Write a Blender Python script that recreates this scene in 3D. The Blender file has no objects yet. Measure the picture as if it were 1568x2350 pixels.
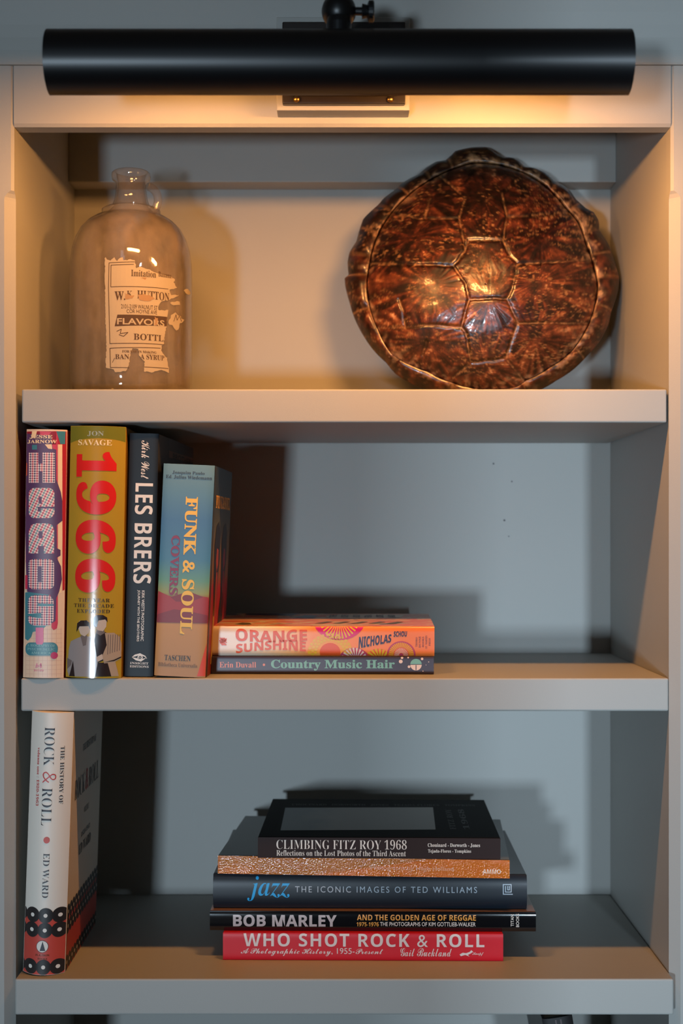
import bpy, bmesh, math, random
import numpy as np
from mathutils import Matrix, Vector

C = bpy.context.scene.collection
R = math.radians
Z0 = 1.45                      # camera height above the floor
F, CX, CY, DC = 3120.0, 786.0, 1235.0, 1.3   # focal length in pixels, axis pixel, camera distance to the shelf fronts

# ------------------------------------------------------------------ camera
cd = bpy.data.cameras.new('camera')
cam = bpy.data.objects.new('camera', cd); C.objects.link(cam)
cam.location = (0, -DC, Z0); cam.rotation_euler = (R(90), 0, 0)
cd.sensor_fit = 'AUTO'; cd.sensor_width = 36.0
cd.lens = F / 2350 * 36
cd.shift_x = -(CX - 784) / 2350; cd.shift_y = (CY - 1175) / 2350
cd.clip_start = 0.05
cd.dof.use_dof = True; cd.dof.focus_distance = 1.31; cd.dof.aperture_fstop = 4.8
sc = bpy.context.scene
sc.camera = cam
vs = sc.view_settings
sc.display_settings.display_device = 'sRGB'
vs.view_transform = 'Standard'; vs.look = 'None'; vs.gamma = 1.0; vs.use_curve_mapping = False
vs.exposure = 0.0
sc.cycles.use_denoising = True
sc.cycles.max_bounces = 8; sc.cycles.transparent_max_bounces = 24
sc.cycles.caustics_refractive = False; sc.cycles.caustics_reflective = False

# ------------------------------------------------------------------ world and daylight
w = bpy.data.worlds.new('room_air'); sc.world = w; w.use_nodes = True
bgn = w.node_tree.nodes['Background']
bgn.inputs[0].default_value = (1.0, 0.82, 0.62, 1); bgn.inputs[1].default_value = 0.030

def window_light(name, loc, aim, sx, sy, power, col, spread):
    l = bpy.data.lights.new(name, 'AREA'); l.shape = 'RECTANGLE'; l.size = sx; l.size_y = sy
    l.energy = power; l.color = col; l.spread = R(spread)
    o = bpy.data.objects.new(name, l); C.objects.link(o)
    o.location = loc
    o.rotation_euler = (Vector(aim) - Vector(loc)).to_track_quat('-Z', 'Y').to_euler()
    return o
DAY = (0.66, 0.84, 1.0)
window_light('daylight_left_window', (-0.80, -3.0, Z0 - 0.41), (0.02, 0.2, Z0 - 0.26), 0.20, 0.20, 5.4, DAY, 60)
window_light('daylight_right_window', (0.60, -3.0, Z0 - 0.14), (0.26, 0.2, Z0 - 0.24), 0.13, 0.16, 4.8, DAY, 60)
BULB = 385.0
WARM = (1.0, 0.43, 0.115)

window_light('daylight_left_upper_pane', (-0.60, -3.0, Z0 + 1.30), (0, 0, Z0 + 0.4), 0.42, 0.50, 1.1, (0.55, 0.78, 1.0), 180)
window_light('daylight_right_upper_pane', (0.72, -3.0, Z0 + 1.30), (0, 0, Z0 + 0.4), 0.24, 0.50, 0.7, (0.55, 0.78, 1.0), 180)

# ------------------------------------------------------------------ helpers
def at(px, py, Y):
    """point seen at a photo pixel, at depth Y (heights measured from the camera)"""
    k = (DC + Y) / F
    return Vector(((px - CX) * k, Y, (CY - py) * k))

def at_z(px, py, z):
    """point seen at a photo pixel, on the horizontal plane z"""
    d = z * F / (CY - py)
    return Vector(((px - CX) * d / F, d - DC, z))

def lin(c):
    return tuple((x / 255 / 12.92 if x / 255 <= 0.04045 else ((x / 255 + 0.055) / 1.055) ** 2.4) for x in c)

MATS = {}
def mat(name, rgb, rough=0.5, coat=0.0, metal=0.0, bump=None, spec=0.5):
    if name in MATS: return MATS[name]
    m = bpy.data.materials.new(name); m.use_nodes = True
    b = m.node_tree.nodes['Principled BSDF']
    b.inputs['Base Color'].default_value = (*lin(rgb), 1)
    b.inputs['Roughness'].default_value = rough
    b.inputs['Metallic'].default_value = metal
    b.inputs['Specular IOR Level'].default_value = spec
    b.inputs['Coat Weight'].default_value = coat; b.inputs['Coat Roughness'].default_value = 0.06
    if bump:
        add_bump(m, *bump)
    MATS[name] = m
    return m

def add_bump(m, scale, strength, dist=0.001, target='Normal', stretch=(1, 1, 1)):
    t = m.node_tree; b = t.nodes['Principled BSDF']
    tc = t.nodes.new('ShaderNodeTexCoord'); mp = t.nodes.new('ShaderNodeMapping'); mp.inputs['Scale'].default_value = stretch
    n = t.nodes.new('ShaderNodeTexNoise'); n.inputs['Scale'].default_value = scale; n.inputs['Detail'].default_value = 3
    bp = t.nodes.new('ShaderNodeBump'); bp.inputs['Strength'].default_value = strength; bp.inputs['Distance'].default_value = dist
    t.links.new(tc.outputs['Object'], mp.inputs[0]); t.links.new(mp.outputs[0], n.inputs['Vector'])
    t.links.new(n.outputs[0], bp.inputs['Height']); t.links.new(bp.outputs[0], b.inputs[target])
    if target == 'Normal': t.links.new(bp.outputs[0], b.inputs['Coat Normal'])

def ramp_mat(name, axis, stops, rough=0.4, coat=0.0, noise=0.0):
    """colour bands running along one object axis: stops = [(coordinate, rgb)]"""
    m = mat(name, (128, 128, 128), rough, coat); t = m.node_tree; b = t.nodes['Principled BSDF']
    tc = t.nodes.new('ShaderNodeTexCoord'); sp = t.nodes.new('ShaderNodeSeparateXYZ')
    t.links.new(tc.outputs['Object'], sp.inputs[0])
    mr = t.nodes.new('ShaderNodeMapRange'); lo, hi = stops[0][0], stops[-1][0]
    mr.inputs[1].default_value = lo; mr.inputs[2].default_value = hi
    src = sp.outputs[axis]
    if noise:
        nz = t.nodes.new('ShaderNodeTexNoise'); nz.inputs['Scale'].default_value = 30
        t.links.new(tc.outputs['Object'], nz.inputs['Vector'])
        ma = t.nodes.new('ShaderNodeMath'); ma.operation = 'MULTIPLY_ADD'
        ma.inputs[1].default_value = noise; t.links.new(nz.outputs[0], ma.inputs[0]); t.links.new(src, ma.inputs[2]); src = ma.outputs[0]
    t.links.new(src, mr.inputs[0])
    cr = t.nodes.new('ShaderNodeValToRGB'); e = cr.color_ramp.elements
    for i, (p, c) in enumerate(stops):
        q = (p - lo) / (hi - lo)
        el = e[i] if i < 2 else e.new(q)
        el.position = q; el.color = (*lin(c), 1)
    t.links.new(mr.outputs[0], cr.inputs[0]); t.links.new(cr.outputs[0], b.inputs['Base Color'])
    return m

def link(name, bm, mats, parent=None, smooth=False):   # one mesh object from a bmesh
    me = bpy.data.meshes.new(name); bm.to_mesh(me); bm.free()
    if not isinstance(mats, (list, tuple)): mats = [mats]
    for m in mats: me.materials.append(m)
    if smooth:
        me.polygons.foreach_set('use_smooth', [True] * len(me.polygons))
    o = bpy.data.objects.new(name, me); C.objects.link(o)
    if parent: o.parent = parent
    return o

def thing(name, label, cat, loc=(0, 0, 0), group=None, kind=None):
    o = bpy.data.objects.new(name, None); C.objects.link(o); o.location = loc
    o['label'] = label; o['category'] = cat
    if group: o['group'] = group
    if kind: o['kind'] = kind
    o.empty_display_size = 0.02
    return o

def box(bm, x0, x1, y0, y1, z0, z1, bev=0.0, mi=0, seg=2):
    g = bmesh.ops.create_cube(bm, size=1.0, matrix=Matrix.Translation(((x0 + x1) / 2, (y0 + y1) / 2, (z0 + z1) / 2)) @ Matrix.Diagonal((x1 - x0, y1 - y0, z1 - z0, 1)))
    fs = {f for v in g['verts'] for f in v.link_faces}
    for f in fs: f.material_index = mi
    if bev:
        es = list({e for v in g['verts'] for e in v.link_edges})
        r = bmesh.ops.bevel(bm, geom=es, offset=bev, segments=seg, affect='EDGES', profile=0.5)
        for f in r['faces']: f.material_index = mi
    return fs

def prism(bm, prof, x0, x1, axis='X', mi=0):
    """extrude a closed 2D profile along an axis"""
    def P(p, t):
        return {'X': (t, p[0], p[1]), 'Y': (p[0], t, p[1]), 'Z': (p[0], p[1], t)}[axis]
    a = [bm.verts.new(P(p, x0)) for p in prof]; b = [bm.verts.new(P(p, x1)) for p in prof]
    n = len(prof); fs = []
    for i in range(n):
        fs.append(bm.faces.new((a[i], a[(i + 1) % n], b[(i + 1) % n], b[i])))
    fs.append(bm.faces.new(a[::-1])); fs.append(bm.faces.new(b))
    for f in fs: f.material_index = mi
    bmesh.ops.recalc_face_normals(bm, faces=fs)
    return fs

def loft(bm, rings, closed=True, caps=True, mi=0):
    vs_ = [[bm.verts.new(p) for p in r] for r in rings]
    n = len(rings[0]); fs = []
    for i in range(len(rings) - 1):
        for j in range(n if closed else n - 1):
            k = (j + 1) % n
            fs.append(bm.faces.new((vs_[i][j], vs_[i][k], vs_[i + 1][k], vs_[i + 1][j])))
    if caps:
        fs.append(bm.faces.new(vs_[0][::-1])); fs.append(bm.faces.new(vs_[-1]))
    for f in fs: f.material_index = mi
    bmesh.ops.recalc_face_normals(bm, faces=fs)
    return vs_

def lathe(bm, prof, seg=64, axis='Z', c=(0, 0, 0), close_loop=False, mi=0):
    rings = []
    for r, h in prof:
        ring = []
        for k in range(seg):
            a = 2 * math.pi * k / seg
            p = {'Z': (r * math.cos(a), r * math.sin(a), h), 'X': (h, r * math.cos(a), r * math.sin(a)), 'Y': (r * math.cos(a), h, r * math.sin(a))}[axis]
            ring.append((p[0] + c[0], p[1] + c[1], p[2] + c[2]))
        rings.append(ring)
    if close_loop:
        rings.append(rings[0])
        loft(bm, rings, True, False, mi); bmesh.ops.remove_doubles(bm, verts=bm.verts, dist=1e-7)
    else:
        loft(bm, rings, True, True, mi)

def tube(bm, pts, r, seg=12, mi=0):
    rings = []
    n = len(pts); pts = [Vector(p) for p in pts]
    for i, p in enumerate(pts):
        d = (pts[min(i + 1, n - 1)] - pts[max(i - 1, 0)]).normalized()
        a = d.orthogonal().normalized() if i == 0 else (prev - d * prev.dot(d)).normalized()
        prev = a; b = d.cross(a)
        rr = r[i] if isinstance(r, (list, tuple)) else r
        rings.append([p + a * (rr * math.cos(2 * math.pi * k / seg)) + b * (rr * math.sin(2 * math.pi * k / seg)) for k in range(seg)])
    loft(bm, rings, True, True, mi)

# ------------------------------------------------------------------ printing on surfaces
def uni(s, style):
    if style in ('sans',): return s
    out = ''
    caps, low, dig = {'serif': (0x1D400, 0x1D41A, 0x1D7CE), 'ital': (0x1D434, 0x1D44E, None), 'bital': (0x1D468, 0x1D482, 0x1D7CE),
                      'script': (0x1D4D0, 0x1D4EA, None), 'slab': (0x1D670, 0x1D68A, 0x1D7F6), 'bsans': (0x1D5D4, 0x1D5EE, 0x1D7EC)}[style]
    for ch in s:
        if 'A' <= ch <= 'Z': out += chr(caps + ord(ch) - 65)
        elif 'a' <= ch <= 'z': out += '\u210E' if (style == 'ital' and ch == 'h') else chr(low + ord(ch) - 97)
        elif ch.isdigit() and dig: out += chr(dig + int(ch))
        else: out += ch
    return out

GL = {}
def glyphs(s, style, off=0.0, space=1.0, res=3, shear=0.0):
    key = (s, style, off, space, res, shear)
    if key in GL: return GL[key]
    c = bpy.data.curves.new('lettering', 'FONT'); c.body = uni(s, style); c.offset = off; c.space_character = space; c.resolution_u = res; c.shear = shear
    o = bpy.data.objects.new('lettering', c); C.objects.link(o)
    bpy.context.view_layer.update()
    me = o.to_mesh()
    vs_ = np.array([v.co[:2] for v in me.vertices]); fs = [tuple(p.vertices) for p in me.polygons]
    o.to_mesh_clear(); bpy.data.objects.remove(o); bpy.data.curves.remove(c)
    lo, hi = vs_.min(0), vs_.max(0)
    GL[key] = ((vs_ - lo) / (hi - lo), fs)
    return GL[key]

class Surf:
    """a printable face of a thing: f(u, v, lift) -> local point; px(x, y) -> (u, v) for a photo pixel"""
    def __init__(self, M, f, plane, uv, cuts=(), cut_axis=0):
        self.Mi = M.inverted(); self.M = M; self.f = f; self.plane = plane; self.uv = uv; self.cuts = cuts; self.cut_axis = cut_axis
        self.clip = None
    def px(self, x, y):
        o = self.Mi @ Vector((0, -DC, 0)); d = self.Mi.to_3x3() @ Vector(((x - CX) / F, 1, (CY - y) / F))
        ax, val = self.plane
        p = o + d * ((val - o[ax]) / d[ax])
        return self.uv(p)

def put(bm, s, verts, faces, mi, layer, clip=None):
    t = bmesh.new()
    vv = [t.verts.new((u, v, 0)) for u, v in verts]
    for f in faces:
        try: t.faces.new([vv[i] for i in f])
        except ValueError: pass
    big = [f for f in t.faces if len(f.verts) > 4]
    if big: bmesh.ops.triangulate(t, faces=big)
    clip = (clip or []) + (s.clip or [])
    if clip:
        for ax, val, sgn in clip:
            no = [0, 0, 0]; no[ax] = sgn; co = [0, 0, 0]; co[ax] = val
            bmesh.ops.bisect_plane(t, geom=t.verts[:] + t.edges[:] + t.faces[:], plane_co=co, plane_no=no, clear_outer=True)
    for c in s.cuts:
        co = [0, 0, 0]; no = [0, 0, 0]; co[s.cut_axis] = c; no[s.cut_axis] = 1
        bmesh.ops.bisect_plane(t, geom=t.verts[:] + t.edges[:] + t.faces[:], plane_co=co, plane_no=no)
    lift = 0.00009 * (layer + 1)
    mp = {}
    for v in t.verts: mp[v] = bm.verts.new(s.f(v.co.x, v.co.y, lift))
    for f in t.faces:
        nf = bm.faces.new([mp[v] for v in f.verts]); nf.material_index = mi
    t.free()

class Print:
    """collects print for one face; adds a material slot for every ink"""
    def __init__(self, bm, surf, mats):
        self.bm, self.s, self.mats = bm, surf, mats
    def mi(self, m):
        if m not in self.mats: self.mats.append(m)
        return self.mats.index(m)
    def text(self, s, style, cx, cy, w, h, m, rot=0, layer=3, off=0.0, space=1.0, res=3, shear=0.0, warp=None, slant=0.0, clip=None):
        V, Fc = glyphs(s, style, off, space, res, shear)
        c = Vector(self.s.px(cx, cy))
        du = (Vector(self.s.px(cx + 5, cy)) - Vector(self.s.px(cx - 5, cy))).length / 10
        dv = (Vector(self.s.px(cx, cy + 5)) - Vector(self.s.px(cx, cy - 5))).length / 10
        out = []
        for a, b in V:
            if warp: a, b = warp(a, b)
            x, y = (a - 0.5) * w, (b - 0.5) * h
            y += slant * x
            if rot == -90: x, y = y, -x
            elif rot == 90: x, y = -y, x
            elif rot:
                x, y = x * math.cos(R(rot)) - y * math.sin(R(rot)), x * math.sin(R(rot)) + y * math.cos(R(rot))
            out.append((c.x + x * du, c.y + y * dv))
        put(self.bm, self.s, out, Fc, self.mi(m), layer, clip)
    def poly(self, pts, m, layer=1, clip=None):
        put(self.bm, self.s, [self.s.px(*p) for p in pts], [tuple(range(len(pts)))], self.mi(m), layer, clip)
    def polyuv(self, pts, m, layer=1, clip=None):
        put(self.bm, self.s, pts, [tuple(range(len(pts)))], self.mi(m), layer, clip)
    def ell(self, cx, cy, rx, ry, m, layer=1, n=28, a0=0, a1=360, clip=None):
        pts = [(cx + rx * math.cos(R(a0 + (a1 - a0) * k / n)), cy - ry * math.sin(R(a0 + (a1 - a0) * k / n))) for k in range(n + (a1 - a0 < 360))]
        self.poly(pts, m, layer, clip)
    def rrect(self, x0, y0, x1, y1, r, m, layer=1):
        pts = []
        for cx, cy, a in ((x1 - r, y0 + r, 0), (x0 + r, y0 + r, 90), (x0 + r, y1 - r, 180), (x1 - r, y1 - r, 270)):
            for k in range(7): pts.append((cx + r * math.cos(R(a + 15 * k)), cy - r * math.sin(R(a + 15 * k))))
        self.poly(pts, m, layer)
    def stroke(self, pts, wd, m, layer=2):
        for (x0, y0), (x1, y1) in zip(pts, pts[1:]):
            d = math.hypot(x1 - x0, y1 - y0) or 1; nx, ny = -(y1 - y0) / d * wd / 2, (x1 - x0) / d * wd / 2
            ex, ey = (x1 - x0) / d * wd * .3, (y1 - y0) / d * wd * .3
            self.poly([(x0 - ex + nx, y0 - ey + ny), (x1 + ex + nx, y1 + ey + ny), (x1 + ex - nx, y1 + ey - ny), (x0 - ex - nx, y0 - ey - ny)], m, layer)

# ------------------------------------------------------------------ paints
paint = mat('cream_paint', (163, 163, 159), 0.5, bump=(900, 0.12, 0.0006), spec=0.25)
PAPER = mat('page_paper', (214, 204, 186), 0.8, bump=(60, 0.5, 0.001, 'Normal', (1, 1, 30)))

# ------------------------------------------------------------------ setting
bm = bmesh.new(); box(bm, -2.2, 2.2, -3.4, 0.4, -Z0 - 0.02, -Z0)
o = link('floor', bm, mat('floor_boards', (112, 84, 60), 0.45)); o['kind'] = 'structure'; o['label'] = 'brown board floor under the bookcase'
bm = bmesh.new(); box(bm, -2.2, 2.2, 0.31, 0.36, -Z0, 1.0)
o = link('wall_back', bm, paint); o['kind'] = 'structure'; o['label'] = 'painted wall behind the bookcase'
bm = bmesh.new(); box(bm, -0.20, 0.385, -1.70, -1.58, -Z0, 1.0)  # unseen slab, added to keep right window light off the left shelves
o = link('added_light_blocker', bm, mat('blocker_dark', (70, 66, 62), 0.8)); o['kind'] = 'structure'; o['label'] = 'unseen dark slab added to block the right daylight from the left shelves'
# crown moulding
bm = bmesh.new()
prof = [(-0.008, 0.449), (-0.0115, 0.449), (-0.0125, 0.4505)]
for k in range(1, 17):
    a = R(90 * k / 16); prof.append((-0.0125 - 0.095 * (1 - math.cos(a)), 0.4505 + 0.118 * math.sin(a)))
prof += [(-0.115, 0.570), (-0.115, 0.590), (0.012, 0.590), (0.012, 0.449)]
prism(bm, prof, -0.9, 0.9)
o = link('trim_1', bm, paint); o['kind'] = 'structure'; o['label'] = 'cream crown moulding above the bookcase behind the black picture light'

# ------------------------------------------------------------------ bookcase
bc = thing('bookcase', 'cream painted built-in bookcase with face frame and chamfered stiles', 'bookcase', (0, 0.14, -Z0))
def bpart(name, bm, m=paint):
    bmesh.ops.translate(bm, verts=bm.verts, vec=(0, -0.14, Z0))
    return link(name, bm, m, bc)
HW = 0.3125; YF = -0.008
for s in (-1, 1):
    bm = bmesh.new(); rings = []
    for z, c in ((-Z0, 0.009), (0.3215, 0.009), (0.3245, 0.0085), (0.328, 0.006), (0.3305, 0.0026), (0.4489, 0.0026)):
        rings.append([(s * 0.47, 0.012, z), (s * 0.47, YF, z), (s * (HW + c), YF, z), (s * HW, YF + c, z), (s * HW, 0.012, z)])
    loft(bm, rings); bpart('stile', bm)
    bm = bmesh.new(); box(bm, min(s * HW, s * (HW + 0.018)), max(s * HW, s * (HW + 0.018)), 0.0121, 0.285, -Z0, 0.49); bpart('side_panel', bm)
bm = bmesh.new(); c = 0.0028
prism(bm, [(YF, 0.4489), (YF, 0.3913 + c), (YF + c, 0.3913), (0.012, 0.3913), (0.012, 0.4489)], -HW + 1e-4, HW - 1e-4); bpart('top_rail', bm)
bm = bmesh.new(); box(bm, -HW - 0.018, HW + 0.018, 0.2852, 0.297, -Z0, 0.49); 
for px_, py_, r_ in ((1133, 1064, .0011), (1175, 1105, .0010), (1158, 1194, .0013), (1168, 1231, .0008)):     # old nail marks
    q_ = at(px_, py_, 0.285); prism(bm, [(q_.x + r_ * math.cos(R(60 * k)), q_.z + r_ * math.sin(R(60 * k))) for k in range(6)], 0.2850, 0.2853, 'Y', 1)
bpart('back_panel', bm, [paint, mat('nail_mark', (70, 74, 76), 0.7)])
bm = bmesh.new(); box(bm, -HW, HW, 0.25, 0.285, 0.406, 0.4695, 0.0012); bpart('back_cleat', bm)
bm = bmesh.new(); box(bm, -HW, HW, 0.0121, 0.285, 0.470, 0.488); bpart('top_panel', bm)
bm = bmesh.new(); box(bm, -HW, HW, 0.0, 0.285, -0.745, -0.715, 0.0012); bpart('bottom_panel', bm)
bm = bmesh.new(); box(bm, -0.0615, 0.063, -0.030, -0.0082, 0.3997, 0.487, 0.0008); bpart('mounting_block', bm)

def shelf(label, x0, x1, y0, z0, z1):
    t = bmesh.new(); box(t, x0, x1, 0, 0.284 - y0, 0, z1 - z0, 0.0018, seg=3)
    o = link('shelf_board', t, paint); o.location = (0, y0, z0)
    o['label'] = label; o['category'] = 'shelf'; o['group'] = 'shelf boards of the bookcase'
SH1, SH2, SH3 = 0.1425, -0.134, -0.4152
shelf('thick cream shelf board carrying the glass jug and the turtle shell', -0.3068, 0.3105, 0.0, 0.1105, SH1)
shelf('thick cream shelf board under the four upright books and the orange paperback', -0.3075, 0.3122, 0.0, -0.1655, SH2)
shelf('lowest cream shelf board under the stack of five books', -0.3085, 0.3122, -0.020, -0.449, SH3)

# ------------------------------------------------------------------ books
class Book:
    def __init__(self, name, label, loc, yaw, lean, tilt, W, D, H, flat, hard=True, bulge=0.003, round_=2.6, spine=None, cover=None, group=None, boards=0.0028, over=0.003):
        self.root = thing(name, label, 'book', loc, group)
        self.root.rotation_mode = 'XYZ'
        M = Matrix.Translation(loc) @ Matrix.Rotation(R(yaw), 4, 'Z') @ Matrix.Rotation(R(lean), 4, 'Y') @ Matrix.Rotation(R(tilt), 4, 'X')
        self.root.rotation_euler = M.to_euler('XYZ')
        self.M = M; self.W, self.D, self.H, self.flat = W, D, H, flat
        T, L = (H, W) if flat else (W, H)
        self.T, self.L = T, L
        bt = boards if hard else 0.0005
        ov = over if hard else 0.0
        self.bulge, self.rd = bulge, round_
        def yb(s):
            s = min(max(s, 0), 1); return -bulge * (1 - abs(2 * s - 1) ** round_)
        # spine: a curved shell
        n = 18; ss = [0.5 - 0.5 * math.cos(math.pi * k / n) for k in range(n + 1)]
        outer = [(s * T, yb(s)) for s in ss]; inner = [(T - 0.0004 - (T - 0.0008) * k / 6, 0.0022) for k in range(7)]
        prof = outer + inner
        sb = bmesh.new()
        if flat: # profile in (z,y) extruded along x
            a = [(p[1], p[0]) for p in prof]; prism(sb, a, 0, L, 'X')
        else:
            prism(sb, prof, 0, L, 'Z')
        self.spine_bm = sb; self.spine_mats = [spine]
        cuts = [ss[k] * T for k in range(1, n)] if bulge > 0 else []
        if flat:
            self.S = Surf(M, lambda u, v, l: (u, yb(v / T) - l, v), (1, -bulge * 0.5), lambda p: (p.x, p.z), cuts, 1)
            self.Cv = Surf(M, lambda u, v, l: (u, v, T + l), (2, T), lambda p: (p.x, p.y))
        else:
            self.S = Surf(M, lambda u, v, l: (u, yb(u / T) - l, v), (1, -bulge * 0.5), lambda p: (p.x, p.z), cuts, 0)
            self.Cv = Surf(M, lambda u, v, l: (T + l, u, v), (0, T), lambda p: (p.y, p.z))
        y0 = 0.0023; m_ = 0.0002
        su, sv = (L, T) if flat else (T, L)
        self.S.clip = [(0, m_, -1), (0, su - m_, 1), (1, m_, -1), (1, sv - m_, 1)]
        self.Cv.clip = [(0, m_, -1), (0, L - m_, 1), (1, y0 + m_, -1), (1, D - m_, 1)] if flat else [(0, y0 + m_, -1), (0, D - m_, 1), (1, m_, -1), (1, L - m_, 1)]
        def bx(b, t0, t1, yy0, yy1, l0, l1, bev=0.0):
            if flat: box(b, l0, l1, yy0, yy1, t0, t1, bev)
            else: box(b, t0, t1, yy0, yy1, l0, l1, bev)
        self.front_bm = bmesh.new(); bx(self.front_bm, T - bt, T, y0, D, 0, L, 0.0006 if hard else 0)
        self.back_bm = bmesh.new(); bx(self.back_bm, 0, bt, y0, D, 0, L, 0.0006 if hard else 0)
        self.page_bm = bmesh.new(); bx(self.page_bm, bt, T - bt, y0, D - ov, ov, L - ov)
        self.front_mats = [cover or spine]; self.back_mats = [cover or spine]
        self.P = Print(self.spine_bm, self.S, self.spine_mats)
        self.Q = Print(self.front_bm, self.Cv, self.front_mats)
    def done(self):
        o = link('spine', self.spine_bm, self.spine_mats, self.root, True); o.data.set_sharp_from_angle(angle=R(40))
        link('front_cover', self.front_bm, self.front_mats, self.root)
        link('back_cover', self.back_bm, self.back_mats, self.root)
        link('page_block', self.page_bm, PAPER, self.root)

def standing(name, label, xl, xr, Y, zbase, H, D, yaw, lean, **kw):
    a = at(xl, 0, Y).x; b = at(xr, 0, Y).x; W = b - a
    return Book(name, label, (a, Y, zbase + W * math.sin(R(lean)) + 0.0002), yaw, lean, 0, W, D, H, False, **kw)

def lying(name, label, xl, yl, xr, yr, zbase, T, D, tilt=0, yaw=None, **kw):
    a = at_z(xl, yl, zbase); b = at_z(xr, yr, zbase); d = b - a
    yw = math.degrees(math.atan2(d.y, d.x)) if yaw is None else yaw
    return Book(name, label, (a.x, a.y, zbase + 0.0002), yw, 0, tilt, d.length, D, T, True, **kw)

WHITE = mat('white_ink', (226, 218, 208), 0.5)
BLACK = mat('black_ink', (24, 22, 22), 0.5)

# --- 1: narrow pink and purple hardcover
def checker(name, c1, c2, c3, scale, rot):
    m = mat(name, c1, 0.45); t = m.node_tree; b = t.nodes['Principled BSDF']
    tc = t.nodes.new('ShaderNodeTexCoord'); mp = t.nodes.new('ShaderNodeMapping')
    mp.vector_type = 'POINT'; mp.inputs['Rotation'].default_value = (0, R(rot), 0); mp.inputs['Location'].default_value = (0.013, 0.5, 0.0137)
    mp.inputs['Scale'].default_value = (scale, 0.001, scale)
    ck = t.nodes.new('ShaderNodeTexChecker'); ck.inputs['Scale'].default_value = 1
    ck.inputs[1].default_value = (*lin(c1), 1)
    ck2 = t.nodes.new('ShaderNodeTexChecker'); ck2.inputs['Scale'].default_value = 0.5
    ck2.inputs[1].default_value = (*lin(c2), 1); ck2.inputs[2].default_value = (*lin(c3), 1)
    for q in (ck, ck2): t.links.new(mp.outputs[0], q.inputs['Vector'])
    t.links.new(tc.outputs['Object'], mp.inputs[0]); t.links.new(ck2.outputs[0], ck.inputs[2]); t.links.new(ck.outputs[0], b.inputs['Base Color'])
    return m
b = standing('hardcover_book', 'narrow pink and purple hardcover with patterned block letters, leftmost on the middle shelf', 53, 146, 0.002, SH2, 0.2375, 0.16, 0, 0.85,
             bulge=0.004, round_=2.4, spine=mat('cream_jacket', (222, 190, 160), 0.42), cover=mat('crimson_jacket', (150, 30, 50), 0.42))
p = b.P
PUR = mat('purple_ink', (84, 50, 92), 0.42); CRI = mat('crimson_ink', (196, 48, 78), 0.42); TEAL = mat('teal_ink', (58, 122, 134), 0.42)
PINK = mat('pink_ink', (208, 96, 138), 0.42); CREAM = mat('light_cream_ink', (236, 204, 160), 0.42); RED = mat('dark_red_ink', (172, 26, 40), 0.42)
GRID = mat('grid_ink', (208, 164, 142), 0.42)
for k in range(9): p.poly([(58 + k * 10.2, 1440), (58.8 + k * 10.2, 1440), (58.8 + k * 10.2, 1553), (58 + k * 10.2, 1553)], GRID, 0)
for k in range(11): p.poly([(58, 1444 + k * 10.2), (142, 1444 + k * 10.2), (142, 1444.8 + k * 10.2), (58, 1444.8 + k * 10.2)], GRID, 0)
p.poly([(59, 990), (152, 990), (151, 1352), (143, 1356), (143, 1020), (59, 1020)], RED, 1)
p.poly([(59, 990), (133, 990), (133, 1025), (133, 1430), (131, 1442), (124, 1446), (119, 1440), (118, 1385), (58, 1290)], CRI, 1)
p.poly([(134, 1020), (143, 1020), (143, 1240), (141, 1360), (133, 1362)], CREAM, 1)
p.poly([(130, 990), (150, 990), (149, 1019), (139, 1019)], TEAL, 2)
p.poly([(57, 1360), (110, 1350), (118, 1385), (117, 1425), (98, 1445), (76, 1450), (72, 1462), (64, 1470), (57, 1466)], TEAL, 2)
pur = [(61, 995), (118, 1000), (122, 1030), (130, 1032), (130, 1100), (140, 1130), (143, 1150), (143, 1195), (131, 1205), (131, 1258), (139, 1262), (139, 1275), (131, 1280),
       (140, 1300), (142, 1330), (136, 1358), (130, 1372), (128, 1425), (117, 1431), (117, 1365), (62, 1358), (59, 1300), (57, 1200), (60, 1150), (57, 1120)]
p.poly(pur, PUR, 3)
p.poly([(74, 990), (86, 990), (82, 1004), (72, 1006)], CREAM, 4); p.poly([(74, 1021), (86, 1021), (86, 1032), (74, 1032)], TEAL, 4)
p.poly([(104, 1020), (120, 1020), (121, 1031), (112, 1030)], CREAM, 4); p.poly([(92, 990), (120, 992), (112, 1000), (94, 1000)], CRI, 4)
p.poly([(57, 1062), (62, 1062), (62, 1090), (57, 1095)], mat('orange_red_ink', (204, 84, 58), 0.42), 4); p.poly([(57, 1320), (63, 1320), (63, 1352), (57, 1352)], CRI, 4)
CK = checker('woven_pattern', (232, 206, 200), (184, 60, 84), (70, 74, 104), 620, 45)
CK2 = checker('wavy_pattern', (232, 206, 200), (104, 150, 156), (190, 64, 90), 560, 20)
L = 4
yy = 1039                                                                                                   # H
p.poly([(66, yy), (89, yy), (89, yy + 25), (99, yy + 25), (99, yy), (127, yy), (127, yy + 69), (99, yy + 69), (99, yy + 43), (90, yy + 43), (90, yy + 69), (66, yy + 69)], CK, L)
yy = 1120                                                                                                   # E
p.rrect(66, yy, 126, yy + 69, 14, CK2, L); p.poly([(90, yy + 20), (97, yy + 20), (97, yy + 36), (90, yy + 36)], PUR, L + 1); p.poly([(88, yy + 43), (127, yy + 43), (127, yy + 47), (95, yy + 47), (95, yy + 54), (88, yy + 54)], PUR, L + 1)
yy = 1201                                                                                                   # A
p.poly([(66, yy + 18), (72, yy + 4), (84, yy), (110, yy), (121, yy + 4), (125, yy + 16), (125, yy + 69), (102, yy + 69), (102, yy + 52), (89, yy + 52), (89, yy + 69), (66, yy + 69)], CK2, L)
p.poly([(90, yy + 18), (99, yy + 18), (99, yy + 34), (90, yy + 34)], PUR, L + 1)
yy = 1283                                                                                                   # D
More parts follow.
